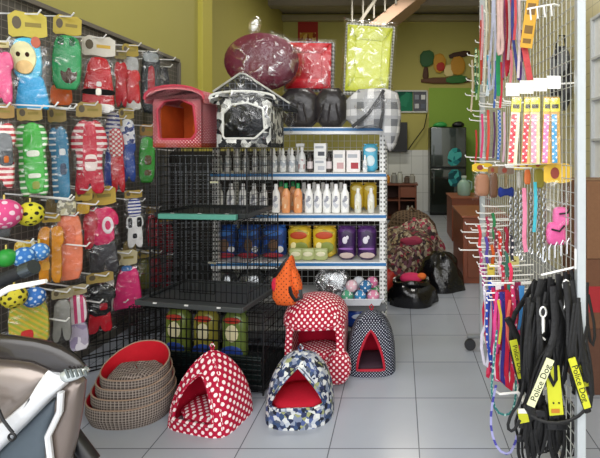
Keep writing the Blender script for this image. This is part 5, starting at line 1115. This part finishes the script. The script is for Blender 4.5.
def patch(t, A, B, w_, Y, mt, body=None, size=.03, extra=None):
    a, b = at(*A, Y)-t.location, at(*B, Y)-t.location; d = (b-a); L_ = d.length; d.normalize(); up = Vector((0, -1, 0)).cross(d); c = (a+b)/2
    M_ = Matrix((d, Vector((0, -1, 0)).cross(d), Vector((0, -1, 0)))).transposed()
    o = MB().box(c, (L_, w_, .006), M=M_).build('label_patch', mt, t, bevel=.0015)
    if body: text(body, size, INK, o, Matrix.Translation(c+Vector((0, -.0036, 0))) @ M_.to_4x4())
    return o
def harness(label, loc): return thing('dog_harness', label, 'dog harness', at(*loc), 0, HG)
h = harness('black harness with yellow Police Dog patch nearest the coloured leads', (518, 380, 1.74))
web(h, [(536, 280, 1.76), (524, 300, 1.76), (512, 318, 1.75), (511, 345, 1.75), (519, 380, 1.75), (528, 392, 1.76)], .022)
web(h, [(540, 282, 1.78), (536, 310, 1.77), (526, 335, 1.77), (530, 365, 1.77), (526, 392, 1.77)], .016)
web(h, [(507, 318, 1.745), (514, 330, 1.745), (520, 344, 1.745)], .028, nm='pad', th=.008)
patch(h, (513, 340), (522, 378), .030, 1.733, YLW, 'Police Dog', .026)
h = harness('black harness with pale Police Dog patch slanting across its chest strap', (540, 420, 1.56))
web(h, [(553, 286, 1.60), (556, 330, 1.59), (549, 352, 1.575), (528, 408, 1.575), (534, 418, 1.575)], .030, nm='chest_strap', th=.006)
web(h, [(524, 405, 1.58), (532, 418, 1.57), (552, 424, 1.56), (574, 420, 1.57), (592, 404, 1.58), (590, 390, 1.59)], .012)
web(h, [(546, 292, 1.61), (538, 330, 1.6), (526, 372, 1.6), (520, 402, 1.6), (511, 414, 1.6), (507, 428, 1.6), (513, 432, 1.6), (520, 420, 1.6)], .012)
web(h, [(548, 345, 1.565), (536, 362, 1.565), (528, 395, 1.565)], .008, nm='handle', th=.006)
patch(h, (530.5, 406), (550.5, 359), .030, 1.563, WYL, 'Police Dog', .0315)
h = harness('black harness with plain wide yellow patch hanging in the middle', (556, 416, 1.6))
web(h, [(560, 285, 1.63), (562, 330, 1.62), (556, 360, 1.61), (554, 400, 1.61), (556, 418, 1.61)], .024)
o = patch(h, (556.5, 415), (552, 366), .052, 1.6, YLW)
MB().box(at(555.5, 411, 1.595)-h.location, (.03, .002, .014)).build('printed_mark', paper('#b8742c'), o)
for px in (553.5, 559): MB().ball(at(px, 403, 1.595)-h.location, .0035, 8, 6).build('rivet', INK, o)
h = harness('black harness with yellow Police Dog patch beside the rack post', (585, 412, 1.52))
web(h, [(566, 282, 1.575), (570, 320, 1.565), (569, 350, 1.545), (578, 385, 1.545), (588, 412, 1.545)], .026, nm='chest_strap', th=.006)
web(h, [(560, 300, 1.59), (576, 345, 1.56), (588, 370, 1.55), (592, 392, 1.55), (590, 408, 1.55)], .014)
patch(h, (571.5, 358), (587.5, 408), .026, 1.533, YLW, 'Police Dog', .03)
h = harness('black harness with narrow slanting yellow patch, outermost beside the post', (588, 390, 1.57))
web(h, [(572, 280, 1.6), (577, 320, 1.585), (578, 350, 1.58), (588, 385, 1.58), (592, 396, 1.58)], .02)
web(h, [(566, 290, 1.61), (584, 330, 1.59), (591, 365, 1.58), (593, 395, 1.58)], .012)
patch(h, (578, 353), (587.5, 386), .020, 1.57, YLW, 'Police', .02)
h = harness('black harness with small yellow and white card at its lower end', (522, 424, 1.66))
web(h, [(548, 290, 1.68), (540, 340, 1.68), (532, 385, 1.67), (523, 410, 1.67), (521, 428, 1.67)], .020)
web(h, [(540, 300, 1.7), (533, 350, 1.69), (530, 400, 1.68), (524, 440, 1.68)], .016)
patch(h, (518.5, 417), (528, 415), .050, 1.655, YLW); MB().box(at(523, 411, 1.65)-h.location, (.036, .002, .018)).build('printed_band', paper('#f0f0e8'), h)
for o_ in list(C.objects):
    if o_.name.startswith('dog_harness'):
        y_ = o_.location.y; x_ = VX+o_.location.x*FP/y_
        fringe(o_, max(524, x_-12), min(582, x_+12), 300, 395, y_+.03, 5)
low = [([(530, 400), (524, 430), (530, 465)], .016, 'black strap harness hanging lowest next to the blue loop'), ([(540, 405), (534, 430), (540, 460), (548, 430), (544, 405)], .014, 'black looped harness low under the pale patch'),
       ([(552, 418), (548, 440), (556, 466)], .018, 'black strap harness low under the plain yellow patch'), ([(562, 418), (566, 440), (560, 466)], .016, 'black strap harness low in front of the post'), ([(570, 415), (574, 436), (568, 462), (562, 440)], .012, 'black thin looped harness lowest beside the post'), ([(522, 430), (517, 446), (522, 470)], .014, 'black strap harness at the bottom behind the blue loop'),
       ([(534, 415), (538, 445), (532, 470), (527, 440)], .010, 'black thin looped harness low between two wide straps')]
for i, (pts, w_, lb) in enumerate(low):
    h = harness(lb, (*pts[-1], 1.72)); web(h, [(548, 330, 1.74)]+[(x, y, 1.68+.01*i) for x, y in pts], w_); web(h, [(x+4, y, 1.7+.01*i) for x, y in pts], w_*.7)
    fringe(h, max(518, pts[0][0]-8), min(574, pts[0][0]+10), 405, 455, 1.70+.01*i, 4)
    MB().box(at(pts[0][0], pts[0][1]+8, 1.66+.01*i)-h.location, (.04, .012, .028)).build('buckle', plain('#1c1c1e', .3), h, bevel=.004)
up = [([(541, 279), (536, 300), (528, 318)], .022), ([(550, 277), (548, 310), (540, 340)], .018), ([(558, 274), (560, 310), (553, 345)], .02), ([(565, 272), (570, 305), (566, 348)], .018), ([(571, 270), (580, 310), (584, 352)], .016)]
for i, (pts, w_) in enumerate(up):
    h = harness(('black folded strap nearest the coloured bunch', 'black folded strap carrying the silver snap hook', 'black folded strap in the middle of the bar', 'black folded strap second from the post', 'black folded strap closest to the post')[i]+' on the harness bar', (*pts[-1], 1.62))
    web(h, [(x, y, 1.62+.012*(i % 2)) for x, y in pts], w_); web(h, [(x+3, y+2, 1.64) for x, y in pts], w_*.8)
    fringe(h, pts[0][0]-4, pts[-1][0]+4, 280, 350, 1.66, 4)
    if i in (1, 3):
        c = at(*((543, 312), (566, 285))[i//2], 1.585)-h.location
        MB().tube([c+Vector((.011*math.cos(w), 0, .018*math.sin(w))) for w in [k*math.pi/6 for k in range(12)]], .0038, 6, True).build('snap_hook', plain('#d8d8d6', .25, .5), h)
        MB().lathe([(.007, -.07), (.008, -.03), (.006, -.018)], c, 10).build('swivel', plain('#d8d8d6', .25, .5), h)
        MB().tube([c+Vector((0, 0, -.07)), c+Vector((-.01, 0, -.085)), c+Vector((.008, 0, -.1))], .004, 6).build('loop_end', plain('#d8d8d6', .25, .5), h)

# ---------------------------------------------------------------- scooter at the left front
t = thing('motor_scooter', 'silver brown motor scooter parked beside the left display board', 'scooter', (-1.3, 1.2, 0))
sl = t.location
def shell(nm, px, Y, th, mt, tb=None, sm=1):
    P_ = [at(x, y, Y) for x, y in px]
    return MB().puff([(p.x-sl.x, p.z) for p in P_], th, Y-sl.y, sm, tb=tb).build(nm, mt, t)
BRN = plain('#857a72', .28, .55, .08, .5, 0, 5, .6); SLV = plain('#d9dadc', .3, .35, .04, .5, 0, 5, .5); DRK = plain('#241f1d', .25, .0, .1, .5, 0, 5, .3); BLG = plain('#4c565e', .4, .1, .08)
shell('windscreen', [(-30, 332), (30, 337), (60, 345), (78, 357), (88, 369), (62, 374), (50, 368), (30, 360), (-30, 356)], 1.25, .015, DRK, .02)
shell('front_fairing', [(-40, 357), (22, 359), (46, 365), (57, 373), (36, 396), (8, 421), (-40, 462)], 1.28, .035, BRN, .02)
shell('silver_band', [(52, 364), (60, 368), (70, 374), (72, 380), (58, 393), (22, 430), (-30, 480), (-50, 462), (6, 419), (34, 395), (57, 371)], 1.27, .03, SLV, .02)
shell('inner_panel', [(60, 390), (60, 408), (52, 424), (50, 470), (-30, 480), (18, 432)], 1.30, .02, BLG, .02)
shell('leg_shield', [(68, 379), (86, 374), (84, 395), (79, 430), (68, 475), (50, 475), (48, 440), (60, 412), (60, 391)], 1.29, .03, plain('#6f635c', .3, .45, .1, .5, 0, 5, .5), .02)
MB().tube([at(61, 392, 1.25)-sl, at(60, 411, 1.25)-sl, at(48, 436, 1.25)-sl, at(52, 470, 1.25)-sl], .009, 8).build('edge_trim', SLV, t)
ln = shell('turn_signal', [(60, 372), (70, 367), (84, 367), (89, 373), (78, 379), (66, 381)], 1.25, .022, plain('#b9c0c0', .12, .3, .1, .7, 0, 30, 1))
rb = MB()
for k in range(5): rb.tube([at(65+5*k, 369+.3*k, 1.226)-sl, at(69+4.4*k, 378-.7*k, 1.226)-sl], .0035, 6)
rb.build('lens_ribs', plain('#5c6464', .2, .3), ln)
MB().tube([at(-20, 404, 1.22)-sl, at(-2, 408, 1.22)-sl, at(3, 420, 1.22)-sl, at(9, 428, 1.22)-sl, at(13, 433, 1.22)-sl], .004, 6).build('cable', BLACK, t)
MB().tube([at(12+3.4*math.cos(w), 437+3.4*math.sin(w), 1.22)-sl for w in [k*math.pi/6 for k in range(12)]], .0032, 6, True).build('cable_ring', BLACK, t)
# handlebar
a, b = at(-60, 305, 1.3)-sl, at(36, 266, 1.3)-sl; d = b-a
g_ = MB().tube([a, a.lerp(b, .45)], .012, 10).build('handlebar', plain('#2c2d30', .4), t)
MB().tube([a.lerp(b, .42), a.lerp(b, .86)], .020, 14).build('grip', plain('#1f2124', .6, 0, .1, .3, .3, 200), g_)
MB().tube([a.lerp(b, .87), a.lerp(b, .98)], .0225, 14).build('bar_end', plain('#50585e', .25, .7), g_)
MB().tube([at(-6, 297, 1.24)-sl, at(10, 288, 1.24)-sl, at(46, 281, 1.24)-sl], [.009, .009, .006], 8).build('brake_lever', plain('#f0f0ee', .3), g_)
MB().tube([a, at(-62, 340, 1.3)-sl, at(-55, 400, 1.33)-sl], .05, 12).build('steering_column', plain('#2c2d30', .5), t)
# fork, wheels and the rest of the body, mostly outside the picture
MB().tube([at(62, 420, 1.34)-sl, at(93, 462, 1.34)-sl], .022, 10).build('fork_leg', plain('#1c1c1e', .35), t)
hd = Vector((.8, .6, 0)); 
def wheel(c):
    M_ = Matrix.Translation(c-sl) @ Matrix.Rotation(math.atan2(hd.y, hd.x), 4, 'Z') @ Matrix.Rotation(R(90), 4, 'X')
    o = MB().lathe([(.15, -.04), (.20, -.05), (.225, -.035), (.235, 0), (.225, .035), (.20, .05), (.15, .04), (.14, 0), (.15, -.04)], n=36).xform(M_).build('wheel', plain('#161618', .7, 0, .1, .3, .3, 80), t)
    MB().lathe([(.02, -.03), (.15, -.03), (.152, .03), (.02, .03)], n=20).xform(M_).build('rim', plain('#8c8e90', .3, .7), o)
wheel(Vector((-1.22, 1.31, .237))); wheel(Vector((-1.75, .62, .237)))
bd = MB().puff([(-.75, .3), (-.45, .25), (-.1, .28), (.0, .6), (-.15, .62), (-.3, .42), (-.4, .62), (-.8, .66)], .13, 0, 1).xform(Matrix.Translation((-.0, .0, 0)) @ Matrix.Rotation(math.atan2(hd.y, hd.x), 4, 'Z'))
bd.build('body', BRN, t)
MB().puff([(-.8, .66), (-.38, .63), (-.36, .70), (-.6, .74), (-.8, .76)], .12, 0, 1).xform(Matrix.Rotation(math.atan2(hd.y, hd.x), 4, 'Z')).build('seat', BLACK, t)
